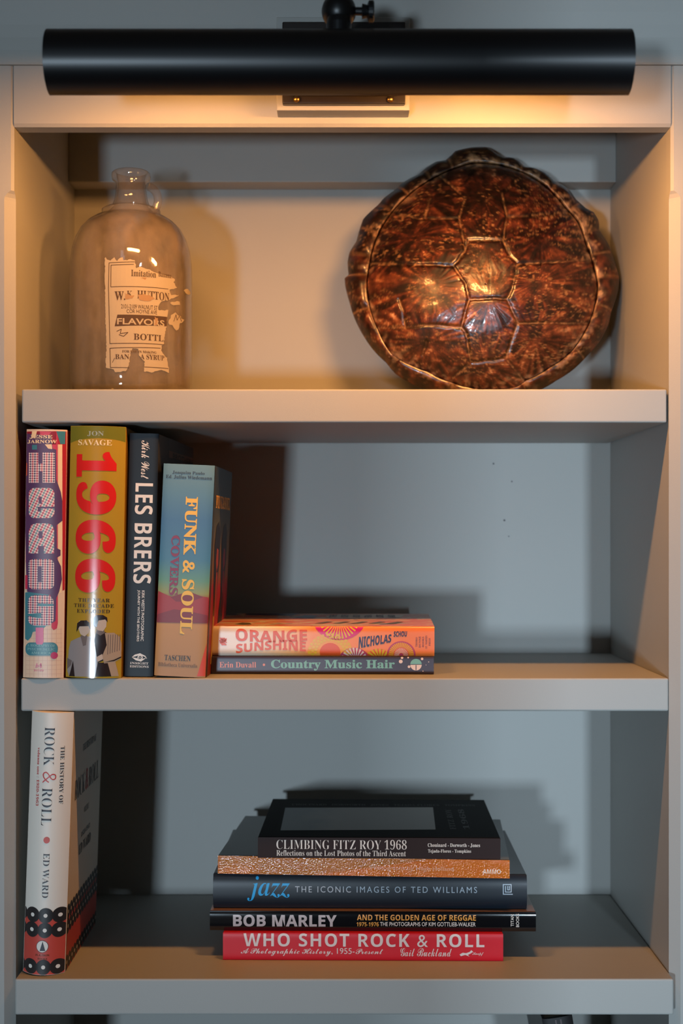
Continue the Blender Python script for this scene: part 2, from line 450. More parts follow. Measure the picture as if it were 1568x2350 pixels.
p.rrect(65, yy, 125, yy + 69, 12, CK, L); p.poly([(88, yy + 16), (97, yy + 16), (97, yy + 53), (88, yy + 53)], PUR, L + 1)
yy = 1366                                                                                                   # S
p.rrect(64, yy, 124, yy + 69, 16, CK, L); p.poly([(88, yy + 18), (124, yy + 20), (124, yy + 24), (96, yy + 25), (88, yy + 24)], TEAL, L + 1); p.poly([(64, yy + 43), (96, yy + 40), (96, yy + 52), (88, yy + 52), (64, yy + 47)], TEAL, L + 1)
p.text('JESSE', 'serif', 95, 1003, 54, 9, CREAM, layer=6, off=0.012); p.text('JARNOW', 'serif', 97, 1014, 69, 9, CREAM, layer=6, off=0.012)
p.poly([(83, 1440), (101, 1440), (101, 1474), (98, 1479), (86, 1479), (83, 1474)], PINK, 4)
p.rrect(58, 1474, 133, 1504, 13, TEAL, 3); p.ell(125, 1504, 8, 8, mat('magenta_ink', (180, 40, 92), 0.42), 4)
LT = mat('pale_teal_ink', (128, 178, 178), 0.42)
for k, s in enumerate(('A BIOGRAPHY OF', 'PSYCHEDELIC', 'AMERICA')): p.text(s, 'serif', 95, 1481 + k * 8.5, (64, 64, 46)[k], 6, LT, layer=5)
p.text('b4', 'bital', 90, 1527, 15, 11, PINK, layer=3); p.text('DA CAPO', 'serif', 90, 1538, 22, 4.5, PINK, layer=3)
b.done()

# --- 2: olive gold hardcover with red numerals
gold = mat('gold_jacket', (178, 142, 46), 0.16, 0.7, bump=(90, 0.12, 0.0006))
b = standing('hardcover_book', 'thick olive gold hardcover with large red numerals and two figures on its spine', 151, 278, 0.002, SH2, 0.2402, 0.16, 0, 1.15,
             bulge=0.0075, round_=2.2, spine=gold, cover=mat('gold_cover', (176, 132, 30), 0.3, 0.5))
p = b.P
OLV = mat('olive_ink', (116, 116, 40), 0.18, 0.6); RD = mat('numeral_red_ink', (214, 38, 36), 0.18, 0.7); RDD = mat('numeral_shade_ink', (166, 24, 26), 0.18, 0.7)
pts = [(157, 978), (293, 978), (293, 1022)] + [(225 + 72 * math.cos(R(a)), 1024 - 18 * math.sin(R(a))) for a in range(10, 175, 12)] + [(158, 1022)]
p.poly(pts, OLV, 0)
p.text('JON', 'serif', 221, 996, 38, 12, mat('grey_blue_ink', (150, 158, 140), 0.4), layer=2); p.text('SAVAGE', 'serif', 219, 1016, 78, 13, mat('pale_gold_ink', (240, 214, 166), 0.3), layer=2)
for ch, cy, h in (('1', 1066, 58), ('9', 1142, 78), ('6', 1232, 78), ('6', 1321, 78)):
    p.text(ch, 'serif', 222 - (cy - 1066) * .012, cy, h, 92, RD, rot=-90, layer=3, off=0.03, res=6)
INK = mat('dark_brown_ink', (74, 54, 28), 0.3)
for k, (s, wd) in enumerate((('THE YEAR', 72), ('THE DECADE', 92), ('EXPLODED', 76))): p.text(s, 'serif', 217 - k, 1377 + k * 12.6, wd, 8.5, INK, layer=2, off=0.006, space=1.15)
J1 = mat('grey_print', (150, 142, 140), 0.16, 0.7); J2 = mat('striped_print', (172, 150, 128), 0.16, 0.7); SKN = mat('pale_print', (196, 178, 162), 0.16, 0.7); DK = mat('dark_print', (46, 36, 36), 0.2, 0.6); MID = mat('mid_print', (112, 100, 96), 0.2, 0.6)
p.poly([(153, 1540), (157, 1490), (162, 1472), (178, 1464), (190, 1460), (208, 1460), (226, 1468), (226, 1552), (158, 1552)], J1, 1)
p.poly([(158, 1552), (168, 1516), (172, 1552)], DK, 2); p.poly([(153, 1510), (165, 1516), (163, 1526), (153, 1536)], MID, 2)
p.poly([(186, 1458), (202, 1458), (199, 1480), (192, 1482)], MID, 2)
p.poly([(180, 1430), (184, 1424), (204, 1424), (209, 1440), (205, 1452), (196, 1460), (186, 1455), (181, 1442)], SKN, 3)
p.poly([(179, 1440), (180, 1432), (186, 1426), (196, 1424), (207, 1428), (209, 1444), (205, 1436), (196, 1432), (186, 1436)], DK, 4)
p.poly([(176, 1450), (178, 1430), (186, 1424), (200, 1423), (207, 1429), (206, 1436), (184, 1437)], DK, 4)
p.poly([(218, 1470), (222, 1450), (243, 1450), (252, 1456), (248, 1490), (240, 1515), (226, 1520)], DK, 2)
p.poly([(242, 1452), (262, 1452), (274, 1462), (279, 1485), (279, 1510), (262, 1520), (240, 1522), (236, 1505), (246, 1480)], J2, 3)
for k in range(6): p.poly([(249 + 5 * k, 1456), (250.5 + 5 * k, 1456), (248.5 + 5 * k, 1508), (247 + 5 * k, 1508)], MID, 4)
p.poly([(236, 1506), (258, 1498), (279, 1492), (279, 1506), (258, 1514), (242, 1520)], J2, 5); p.poly([(240, 1519), (262, 1514), (279, 1506), (279, 1509), (262, 1517)], DK, 6)
p.poly([(222, 1508), (236, 1500), (238, 1512), (226, 1518)], SKN, 6)
p.poly([(248, 1520), (264, 1516), (272, 1552), (256, 1552)], J2, 3); p.poly([(226, 1520), (248, 1520), (256, 1552), (220, 1552)], DK, 2)
p.poly([(216, 1420), (222, 1416), (240, 1416), (246, 1422), (245, 1438), (238, 1448), (226, 1446), (219, 1436)], SKN, 3); p.poly([(224, 1444), (240, 1444), (242, 1452), (232, 1458), (222, 1452)], MID, 2)
p.poly([(214, 1430), (215, 1418), (224, 1411), (238, 1411), (247, 1417), (248, 1428), (243, 1421), (228, 1423), (224, 1438), (218, 1437)], DK, 4)
b.done()

# --- 3: dark navy hardcover
navy = mat('navy_jacket', (17, 24, 32), 0.5, 0.0, spec=0.3)
b = standing('hardcover_book', 'dark navy hardcover with white capitals on its spine, leaning right beside the gold one', 285, 352, 0.012, SH2, 0.2345, 0.205, -3.0, 1.35,
             bulge=0.001, round_=5, spine=navy, cover=mat('navy_cover', (44, 44, 46), 0.5))
p = b.P
p.text('Kirk West', 'script', 334, 1055, 88, 19, WHITE, rot=-90, layer=2)
p.text('LES BRERS', 'bsans', 329, 1224, 230, 41, WHITE, rot=-90, layer=2, res=5, space=1.05)
p.text("KIRK WEST'S PHOTOGRAPHIC", 'sans', 328, 1413, 116, 7, WHITE, rot=-90, layer=2, off=0.012); p.text('JOURNEY WITH THE BROTHERS', 'sans', 317.5, 1413, 118, 7, WHITE, rot=-90, layer=2, off=0.012)
p.poly([(303, 1508), (310, 1502), (322, 1499), (334, 1505), (338, 1512), (332, 1507), (322, 1503), (312, 1506)], WHITE, 2)
p.poly([(303, 1508), (312, 1515), (324, 1518), (336, 1510), (326, 1512), (314, 1510)], WHITE, 2); p.ell(322, 1508.5, 6, 5.5, WHITE, 2); p.ell(322, 1508.5, 3.4, 3.2, navy, 3); p.ell(322, 1508.5, 1.3, 1.3, WHITE, 4)
p.text('INSIGHT', 'serif', 320, 1522, 42, 5, WHITE, layer=2); p.text('EDITIONS', 'serif', 320, 1529.5, 43, 5, WHITE, layer=2)
q = b.Q
q.poly([(388, 996), (447, 1018), (447, 1052), (388, 1034)], mat('charcoal_panel', (58, 54, 52), 0.5), 1)
q.poly([(388, 1034), (447, 1053), (447, 1064), (388, 1050)], mat('brown_panel', (112, 84, 66), 0.5), 1)
q.text('BROTHERS', 'sans', 420, 1055, 46, 13, BLACK, layer=3, off=0.02)
b.done()

# --- 4: blue, red and sand book with yellow title
zf = lambda py: (1553 - py) / 2390
sky = ramp_mat('sunset_jacket', 2, [(0.0, (176, 122, 62)), (0.050, (190, 134, 68)), (0.053, (150, 48, 46)), (0.074, (160, 48, 44)), (0.080, (146, 150, 84)), (0.092, (96, 146, 124)), (0.112, (66, 122, 150)), (0.15, (64, 112, 150)), (0.175, (84, 128, 150)), (0.205, (104, 138, 146))], 0.5)
skc = ramp_mat('sunset_cover', 2, [(0.0, (150, 60, 30)), (0.02, (168, 30, 20)), (0.085, (176, 30, 22)), (0.095, (150, 96, 40)), (0.12, (128, 110, 58)), (0.15, (86, 92, 74)), (0.17, (52, 66, 76)), (0.205, (40, 58, 74))], 0.5)
b = standing('hardcover_book', 'thick blue, red and sand coloured book with yellow fat lettering, nearest the orange paperback', 354, 472, 0.005, SH2, 0.2035, 0.14, -2.2, 2.6,
             bulge=0.0012, round_=6, spine=sky, cover=skc, hard=False)
p = b.P
HILL = mat('hill_ink', (158, 44, 46), 0.5); HILL2 = mat('dark_hill_ink', (126, 36, 44), 0.5); GLOW = mat('glow_ink', (208, 152, 60), 0.5)
p.poly([(363, 1356), (385, 1366), (400, 1372), (428, 1362), (450, 1366), (482, 1372), (497, 1360), (492, 1428), (360, 1428)], HILL, 1)
p.poly([(392, 1370), (425, 1360), (436, 1358), (466, 1370), (440, 1380), (405, 1380)], HILL2, 2); p.poly([(360, 1410), (400, 1398), (440, 1404), (493, 1416), (492, 1430), (360, 1428)], HILL2, 2)
p.poly([(456, 1540), (474, 1478), (478, 1552), (452, 1552)], mat('scarlet_ink', (214, 70, 40), 0.5), 1)
YEL = mat('yellow_ink', (240, 186, 62), 0.5); BUR = mat('burgundy_ink', (132, 34, 72), 0.5)
p.text('FUNK & SOUL', 'serif', 434, 1298, 316, 29, YEL, rot=-90, layer=4, off=0.018, res=5)
p.text('COVERS', 'serif', 401, 1297, 137, 20, BUR, rot=-90, layer=4, off=0.016, res=4)
DKB = mat('deep_blue_ink', (38, 44, 56), 0.5)
p.text('Joaquim Paulo', 'serif', 433, 1086, 74, 9, DKB, layer=3); p.text('Ed. Julius Wiedemann', 'serif', 434, 1096, 106, 9, DKB, layer=3)
p.text('TASCHEN', 'serif', 408, 1510, 60, 13, BLACK, layer=3); p.text('Bibliotheca Universalis', 'serif', 408, 1526, 90, 9, mat('faded_ink', (108, 74, 40), 0.5), layer=3)
q = b.Q; q.s.cuts = ()
Hh = b.H
q.polyuv([(0.004, 0), (0.012, 0), (0.012, Hh), (0.004, Hh)], mat('joint_shade', (64, 66, 60), 0.5), 0)
V, Fc = glyphs('FUNK&SOUL', 'serif', 0.03); put(q.bm, q.s, [(0.018 + a * 0.112, 0.163 + c_ * 0.013) for a, c_ in V], Fc, q.mi(YEL), 3)
def fig(u, sc_, dark, ac):
    q.polyuv([(u + dx * sc_, v) for dx, v in ((-.018, .10), (-.022, .128), (-.012, .146), (.004, .150), (.018, .140), (.02, .112), (.012, .094), (.008, .060), (-.010, .056))], dark, 2)
    q.polyuv([(u + dx * sc_, v) for dx, v in ((-.008, .112), (-.004, .124), (.008, .122), (.010, .108), (0, .100))], ac, 3)
    q.polyuv([(u + dx * sc_, v) for dx, v in ((-.004, .056), (.006, .056), (.008, .10), (-.002, .10))], ac, 3)
fig(0.045, 1.0, mat('figure_dark_ink', (34, 26, 26), 0.5), mat('figure_orange_ink', (178, 74, 46), 0.5)); fig(0.098, 1.0, MATS['figure_dark_ink'], mat('figure_rose_ink', (140, 44, 60), 0.5))
q.polyuv([(0.030, 0.01), (0.040, 0.01), (0.046, 0.08), (0.040, 0.10), (0.033, 0.07)], GLOW, 2); q.polyuv([(0.07, 0.03), (0.10, 0.03), (0.11, 0.07), (0.09, 0.085), (0.075, 0.06)], MATS['figure_dark_ink'], 3)
b.done()

# --- 5, 6: the two lying on the middle shelf
navp = mat('aubergine_jacket', (54, 44, 62), 0.4)
b = lying('hardcover_book', 'slim aubergine book with pale green title, lying under the orange paperback', 485, 1547, 994, 1545.5, SH2, 0.0172, 0.15, yaw=-1.0, bulge=0.0006, round_=8, spine=navp, cover=navp, boards=0.002, over=0.002)
TITLE_T = b.H
p = b.P
MINT = mat('mint_ink', (112, 168, 152), 0.4); SAL = mat('salmon_ink', (214, 122, 94), 0.4); IV = mat('ivory_ink', (224, 196, 180), 0.4)
p.text('Erin Duvall', 'serif', 546, 1525.5, 84, 13, SAL, layer=2); p.text('Country Music Hair', 'serif', 764, 1526.5, 284, 25, MINT, layer=2, off=0.014, res=4)
p.ell(606, 1525.5, 3, 3, SAL, 2, 8); p.ell(955, 1524, 13, 12, MINT, 2, 16, 0, 180); p.ell(955, 1525.5, 13, 13, IV, 2, 16, 180, 360); p.poly([(954, 1526), (956, 1526), (956, 1538), (954, 1538)], navp, 3)
for x, y, r_ in ((920, 1518, 4.5), (923, 1509.5, 3), (937, 1509, 2), (969, 1512, 3), (939, 1530, 3.2), (984, 1519, 1.2), (971, 1540, 1.2), (978, 1526, .8)): p.ell(x, y, r_, r_, IV, 2, 9)
b.done()
zt = SH2 + 0.0176
orj = ramp_mat('orange_jacket', 0, [(0.0, (226, 208, 190)), (0.04, (230, 206, 178)), (0.075, (238, 180, 120)), (0.10, (244, 138, 60)), (0.21, (242, 120, 52))], 0.34, 0.12)  # pale left end is window reflection put into the jacket colour
orc = mat('orange_cover', (222, 150, 104), 0.35, 0.3)
t = orc.node_tree; bb = t.nodes['Principled BSDF']; tc = t.nodes.new('ShaderNodeTexCoord'); mp = t.nodes.new('ShaderNodeMapping'); mp.inputs['Scale'].default_value = (18, 40, 1)
nz = t.nodes.new('ShaderNodeTexNoise'); nz.inputs['Scale'].default_value = 1; nz.inputs['Distortion'].default_value = 1.5; cr = t.nodes.new('ShaderNodeValToRGB'); cr.color_ramp.interpolation = 'CONSTANT'
for i, (q_, c_) in enumerate(((0, (96, 92, 108)), (.36, (226, 196, 160)), (.45, (226, 132, 78)), (.55, (220, 108, 80)), (.62, (228, 176, 120)), (.70, (170, 110, 130)))):
    e = cr.color_ramp.elements[i] if i < 2 else cr.color_ramp.elements.new(q_); e.position = q_; e.color = (*lin(c_), 1)
for a_, b_ in ((tc.outputs['Object'], mp.inputs[0]), (mp.outputs[0], nz.inputs['Vector']), (nz.outputs[0], cr.inputs[0]), (cr.outputs[0], bb.inputs['Base Color'])): t.links.new(a_, b_)
b = lying('paperback_book', 'bright orange paperback with sunburst circles, lying on top of the aubergine book', 487.5, 1505, 996.5, 1505, zt, 0.0292, 0.15, tilt=1.6, yaw=-1.4, bulge=0.0022, round_=7, spine=orj, cover=orc, hard=False)
p = b.P
OR = mat('orange_ink', (222, 84, 30), 0.4, 0.0); MAG = mat('hot_pink_ink', (216, 34, 112), 0.25, 0.4); MUS = mat('mustard_ink', (226, 178, 52), 0.25, 0.4); NV = mat('indigo_ink', (40, 26, 72), 0.3); MAGD = mat('plum_ink', (184, 62, 92), 0.3)
clipb = [(1, 0.0004, -1), (1, 0.0288, 1)]
def wave(k, amp):
    def f(a, b_): return a, b_ + amp * math.sin(a * math.pi * k)
    return f
p.text('ORANGE', 'bsans', 623, 1461.5, 164, 26, OR, layer=3, off=0.012, warp=lambda a, b_: (a, b_ * (1 + .25 * abs(a - .5)) - .12 * math.sin(a * 3.1) + .15 - (.35 * b_ - .1) * (a > .84) * (a - .84) * 3), res=4)
p.text('SUNSHINE', 'bsans', 622, 1484.5, 160, 22, OR, layer=3, off=0.012, warp=lambda a, b_: (a, (b_ - .5) * (1 - .1 * math.sin(a * 6)) + .5 + .22 * math.sin((a - .25) * 4)), res=4)
for k in range(3):
    for s in (-1, 1): p.stroke([(505 + k * 5, 1470), (510 + k * 5, 1470 + 3.5 * s * 1.2)], 3, OR, 3)
    p.stroke([(506 + k * 4, 1464), (511 + k * 4, 1469), (506 + k * 4, 1474), (511 + k * 4, 1480)], 3, OR, 3)
def burst(cx, cy, r0, r1, n, m, layer, wd=.45, twist=0, a0=0, a1=360):
    for k in range(n):
        a = R(a0 + (a1 - a0) * (k + .5) / n); d = math.pi / n * wd * (a1 - a0) / 360
        p.poly([(cx + r0 * math.cos(a - d), cy - r0 * math.sin(a - d)), (cx + r1 * math.cos(a + twist - d), cy - r1 * math.sin(a + twist - d)),
                (cx + r1 * math.cos(a + twist + d), cy - r1 * math.sin(a + twist + d)), (cx + r0 * math.cos(a + d), cy - r0 * math.sin(a + d))], m, layer, clipb)
p.ell(779, 1416, 62, 53, MAG, 2, 36, clip=clipb); burst(779, 1420, 12, 46, 34, MUS, 3, .45)
p.ell(758, 1497, 52, 44, mat('pale_orange_ink', (240, 160, 70), 0.25, 0.4), 1, 36, clip=clipb)
for rr in (48, 41, 34):
    for k in range(26):
        a = R(360 * (k + .5 * (rr == 41)) / 26); x, y = 758 + rr * math.cos(a), 1497 - rr * .86 * math.sin(a)
        if y < 1502: p.ell(x, y, 3.8, 3.4, MUS, 2, 8, clip=clipb)
p.ell(758, 1497, 24, 22, OR, 2, 24, clip=clipb)
p.ell(813, 1516, 36, 30, MAGD, 2, 30, clip=clipb); burst(813, 1516, 8, 30, 22, IV, 3, .5, .35)
p.ell(868, 1518, 32, 30, MUS, 1, 30, clip=clipb); burst(868, 1518, 8, 30, 20, OR, 2, .4, .5)
p.ell(921, 1503, 33, 32, MAGD, 2, 34, clip=clipb); p.ell(921, 1503, 29, 28, OR, 3, 34, clip=clipb); burst(921, 1503, 18, 29, 40, MUS, 4, .5); burst(921, 1503, 5, 16, 26, IV, 4, .4); p.ell(921, 1503, 4, 4, MAGD, 5, 12, clip=clipb)
p.text('NICHOLAS', 'bsans', 861, 1469.5, 76, 26, NV, layer=3, off=0.016, shear=0.12, slant=.14, warp=lambda a, b_: (a, (b_ - .5) * (1.05 - .35 * a) + .5), res=4)
p.text('SCHOU', 'bsans', 919, 1454.5, 31, 12.5, NV, layer=3, off=0.016, shear=0.12, slant=.02, res=4)
for k, s in enumerate(('THOMAS', 'DUNNE', 'BOOKS', 'ST. MARTIN', 'PRESS')): p.text(s, 'serif', 956 + k * 7.5, 1473, (22, 26, 24, 30, 18)[k], 4.5, mat('plum_dark_ink', (112, 40, 50), 0.4), rot=90, layer=3)
q = b.Q
q.polyuv([(0.012 + x * .001, y) for x, y in ((100, .09), (96, .118), (110, .14), (150, .142), (180, .13), (176, .10), (150, .085))], mat('cover_cream', (226, 204, 176), 0.35, .3), 1)
for k in range(6): V, Fc = glyphs(('THE', 'BROTHER', 'HOOD OF', 'ETERNAL', 'LOVE', 'AND')[k], 'sans', 0.02); put(q.bm, q.s, [(0.112 + k * .0125 + (1 - c_) * .008, .100 + a * .03) for a, c_ in V], Fc, q.mi(mat('slate_ink', (96, 96, 104), 0.5)), 3)
q.polyuv([(0.02, .020), (0.026, .038), (0.034, .034), (0.037, .020), (0.03, .014)], mat('olive_dark_ink', (92, 78, 50), 0.4), 2)
q.polyuv([(0.075, .095), (0.085, .128), (0.10, .120), (0.094, .092)], NV, 2); q.polyuv([(0.02, .13), (0.07, .12), (0.08, .15), (0.02, .15)], NV, 2)
for k in range(5): q.polyuv([(0.10 + k * .018, .030), (0.112 + k * .018, .052), (0.118 + k * .018, .048), (0.108 + k * .018, .028)], mat('slate_ink', (96, 96, 104)), 2)
b.done()

# --- 7: tall white hardcover at the left of the bottom shelf
wj = mat('white_jacket', (226, 218, 206), 0.5)
b = standing('hardcover_book', 'tall white hardcover with a red band and black record discs, standing on the bottom shelf', 53, 149, 0.0, SH3, 0.2488, 0.165, 0.3, 2.0,
             bulge=0.0115, round_=2.1, spine=wj, cover=wj)
p = b.P
RB = mat('brick_red_ink', (196, 72, 60), 0.5); DI = mat('disc_ink', (36, 33, 34), 0.5); DRD = mat('rose_red_ink', (190, 62, 62), 0.5); NVY = mat('ink_blue', (44, 46, 56), 0.5)
T_, H_ = b.W, b.H
p.polyuv([(0.0003, 0.0003), (T_ - 0.0003, 0.0003), (T_ - 0.0003, 0.0560), (0.0003, 0.0560)], RB, 1)
pitch = 0.0129
for row, z in enumerate((0.0075, 0.0425, 0.0565)):
    for k in range(-1, 4):
        u = 0.0085 + k * pitch + 0.0003 * row
        cl = [(0, 0.0003, -1), (0, T_ - 0.0003, 1), (1, 0.0003, -1)]
        n = 28; put(b.spine_bm, b.S, [(u + .0071 * math.cos(2 * math.pi * i / n), z + .0073 * math.sin(2 * math.pi * i / n)) for i in range(n)], [tuple(range(n))], p.mi(DI), 2, cl)
        put(b.spine_bm, b.S, [(u + .0019 * math.cos(2 * math.pi * i / 14), z + .0019 * math.sin(2 * math.pi * i / 14)) for i in range(14)], [tuple(range(14))], p.mi(WHITE), 3, cl)
p.text('ROCK', 'serif', 116, 1711, 88, 24, NVY, rot=-90, layer=3, off=-0.016, res=5); p.text('&', 'sans', 116, 1782, 26, 31, DRD, rot=-90, layer=3, off=-0.02); p.text('ROLL', 'serif', 110, 1849, 86, 24, NVY, rot=-90, layer=3, off=-0.016, res=5)
p.text('THE HISTORY OF', 'serif', 143, 1778, 133, 8.5, NVY, rot=-90, layer=3, off=-0.01); p.text('volume one : 1920-1963', 'serif', 89, 1781, 134, 6.5, DRD, rot=-90, layer=3)
p.ell(110, 1925, 7.2, 7.6, RB, 3, 20); p.text('ED WARD', 'serif', 108, 2006, 102, 14.5, NVY, rot=-90, layer=3, off=-0.012, res=4)
p.ell(100, 2168, 14, 14, NVY, 3, 24); p.ell(100, 2168, 13, 13, WHITE, 4, 24); p.poly([(94, 2178), (101, 2156), (107, 2178)], NVY, 5)
p.text('FLATIRON', 'serif', 100, 2188, 32, 4.5, INK, layer=3); p.text('BOOKS', 'serif', 100, 2196, 22, 4.5, INK, layer=3)
q = b.Q
q.polyuv([(0.0023, 0.0003), (b.D - .0005, 0.0003), (b.D - .0005, 0.0560), (0.0023, 0.0560)], RB, 1)
for row, z in enumerate((0.0075, 0.0425, 0.0565)):
    for k in range(13):
        u = 0.006 + k * pitch; n = 24; cl = [(0, 0.0025, -1), (0, b.D - .0006, 1)]
        put(q.bm, q.s, [(u + .0071 * math.cos(2 * math.pi * i / n), z + .0073 * math.sin(2 * math.pi * i / n)) for i in range(n)], [tuple(range(n))], q.mi(DI), 2, cl)
        put(q.bm, q.s, [(u + .0019 * math.cos(2 * math.pi * i / 12), z + .0019 * math.sin(2 * math.pi * i / 12)) for i in range(12)], [tuple(range(12))], q.mi(WHITE), 3, cl)
def cov(q, s, style, u0, u1, z0, z1, m, sl=0.0, off=0.0):
    V, Fc = glyphs(s, style, off); put(q.bm, q.s, [(u0 + a * (u1 - u0), z0 + c_ * (z1 - z0) + sl * a) for a, c_ in V], Fc, q.mi(m), 3)
cov(q, 'THE HISTORY OF', 'serif', .052, .128, .203, .210, NVY); cov(q, 'ROCK', 'serif', .018, .070, .160, .180, NVY, off=-0.012); cov(q, '&', 'sans', .074, .090, .160, .182, DRD); cov(q, 'ROLL', 'serif', .094, .150, .160, .180, NVY, off=-0.012)
cov(q, 'VOLUME I', 'serif', .07, .098, .138, .144, NVY); cov(q, '1920-1963', 'serif', .06, .108, .116, .121, NVY); cov(q, 'ED WARD', 'serif', .05, .115, .100, .110, NVY)
b.done()

# --- 8-12: the stack of five
z = SH3
redj = mat('red_jacket', (200, 22, 38), 0.4, 0.1, spec=0.25)
b = lying('hardcover_book', 'red hardcover with white capitals, bottom book of the stack', 512, 2203, 1155, 2206, z, 0.0268, 0.235, bulge=0.0008, round_=8, spine=redj, cover=redj)
z += b.H + 0.0004
p = b.P; GW = mat('grey_white_ink', (214, 198, 192), 0.4)
p.text('WHO SHOT ROCK & ROLL', 'bsans', 835, 2157.5, 553, 30, GW, layer=2, off=0, space=1.12, res=5)
p.text('A Photographic History, 1955-Present', 'script', 716, 2184.5, 326, 19, GW, layer=2); p.text('Gail Buckland', 'script', 978, 2185, 118, 19, GW, layer=2)
p.poly([(1055, 2190), (1062, 2186), (1070, 2187), (1078, 2184), (1082, 2180), (1086, 2184), (1080, 2188), (1074, 2191), (1078, 2195), (1068, 2191), (1058, 2194)], GW, 2); p.text('Knopf', 'script', 1097, 2189, 26, 9, GW, layer=2)
b.done()
blk = mat('gloss_black_jacket', (14, 15, 18), 0.12, 0.8)
b = lying('hardcover_book', 'glossy black hardcover with grey and gold lettering, lying on the red one', 482, 2135, 1230, 2138, z, 0.0192, 0.225, bulge=0.0012, round_=4, spine=blk, cover=mat('photo_brown_cover', (120, 92, 72), 0.3, .4))
z += b.H + 0.0004
p = b.P; SIL = mat('silver_ink', (176, 166, 166), 0.3); GLD = mat('gold_ink', (214, 146, 40), 0.35)
p.text('BOB MARLEY', 'bsans', 654, 2112.5, 238, 27, SIL, layer=2, off=0.012, res=5)
p.text('AND THE GOLDEN AGE OF REGGAE', 'bsans', 956, 2105.5, 273, 13, GLD, layer=2, res=4); p.text('1975-1976', 'bsans', 844, 2120.5, 51, 9.5, GLD, layer=2); p.text('THE PHOTOGRAPHS OF KIM GOTTLIEB-WALKER', 'sans', 982, 2120.5, 219, 9.5, WHITE, layer=2)
p.text('TITAN', 'sans', 1176, 2112, 27, 7, WHITE, rot=90, layer=2); p.text('BOOKS', 'sans', 1188, 2112, 30, 7, WHITE, rot=90, layer=2)
b.done()
jz = mat('blue_black_jacket', (22, 29, 38), 0.4, 0.1, spec=0.35)
b = lying('hardcover_book', 'thick blue-black hardcover with cyan script title, middle book of the stack', 490, 2083, 1209, 2086, z, 0.0338, 0.205, bulge=0.0035, round_=3.0, spine=jz, cover=mat('black_jacket', (22, 24, 28), 0.35, .2))
z += b.H + 0.0004
p = b.P; CY_ = mat('cyan_ink', (0, 164, 230), 0.5); PG = mat('pale_grey_ink', (170, 180, 190), 0.4)
p.text('jazz', 'bital', 617, 2039, 98, 56, CY_, layer=2, off=-0.006, res=6); p.text('THE ICONIC IMAGES OF TED WILLIAMS', 'sans', 886, 2040.5, 417, 14, PG, layer=2, space=1.35, res=4)
for r0, wd in ((12, 2.2),): 
    for s_ in ([(1155, 2029), (1155, 2051), (1176, 2051)], [(1155, 2029), (1173, 2029), (1173, 2046)], [(1160, 2033), (1160, 2046), (1173, 2046)], [(1165, 2033), (1165, 2041), (1169, 2041), (1169, 2033)]): p.stroke(s_, wd, PG, 2)
b.done()
amb = mat('amber_gloss', (202, 106, 16), 0.10, 0.0, bump=(620, 1.0, 0.00035))
b = lying('hardcover_book', 'amber orange book with a glittering spine, lying under the dark brown top book', 500, 2005, 1170, 2016.5, z, 0.0178, 0.195, bulge=0.0, round_=8, spine=amb, cover=mat('grey_slate_cover', (88, 92, 92), 0.4, .2))
z += b.H + 0.0004
p = b.P; PAM = mat('pale_amber_ink', (222, 160, 96), 0.4)
p.text('Photographs by Hugh Holland', 'sans', 946, 1994, 190, 12, PAM, layer=2, res=4); p.text('AMMO', 'bsans', 1129, 2000, 41, 10.5, mat('peach_ink', (240, 206, 168), 0.4), layer=2)
b.done()
brn = mat('dark_brown_jacket', (44, 29, 27), 0.6, spec=0.2)
b = lying('hardcover_book', 'dark brown hardcover with white serif title, topmost of the stack', 592, 1969, 1149, 1972, z, 0.0203, 0.198, bulge=0.0, round_=8, spine=brn, cover=mat('espresso_cover', (17, 13, 12), 0.65, spec=0.08))
p = b.P
p.text('CLIMBING FITZ ROY 1968', 'serif', 784, 1938, 299, 22, WHITE, layer=2, off=-0.013, res=5); p.text('Reflections on the Lost Photos of the Third Ascent', 'serif', 783, 1958, 297, 13, WHITE, layer=2, off=-0.007)
p.text('Chouinard - Dorworth - Jones', 'serif', 1042, 1940, 120, 9.5, WHITE, layer=2); p.text('Tejada-Flores - Tompkins', 'serif', 1032, 1954, 99, 9.5, WHITE, layer=2)
q = b.Q
pic = ramp_mat('mountain_print', 0, [(0.0, (84, 98, 104)), (0.07, (98, 104, 106)), (0.10, (138, 128, 118)), (0.19, (148, 138, 126))], 0.4, 0, noise=0.05)
q.poly([(655, 1854), (994, 1853), (1000, 1904), (644, 1906)], pic, 1)
EMB = mat('embossed_ink', (36, 31, 28), 0.5, spec=0.2)
for k, s in enumerate(('FITZ ROY', '1968')): q.text(s, 'serif', 1034 + k * 30, 1880, 46, 14, EMB, rot=90, layer=2)
q.text('CHOUINARD   DORWORTH   JONES   TEJADA-FLORES   TOMPKINS', 'serif', 880, 1848, 420, 4, EMB, layer=2)
b.done()

# --- under the lowest shelf
b = Book('hardcover_book', 'black book leaning below the lowest shelf at the right, mostly out of frame', (0.236, 0.05, -0.7145), 0, -9, 0, 0.03, 0.18, 0.24, False, bulge=0.003,
         spine=mat('matt_black_jacket', (22, 20, 21), 0.45), cover=mat('matt_black_jacket', (22, 20, 21)))
for u in (0.012, 0.017): b.P.polyuv([(u, 0.002), (u + .0015, 0.002), (u + .0015, 0.238), (u, 0.238)], mat('grey_stripe_ink', (84, 72, 74), 0.4), 1)
b.done()

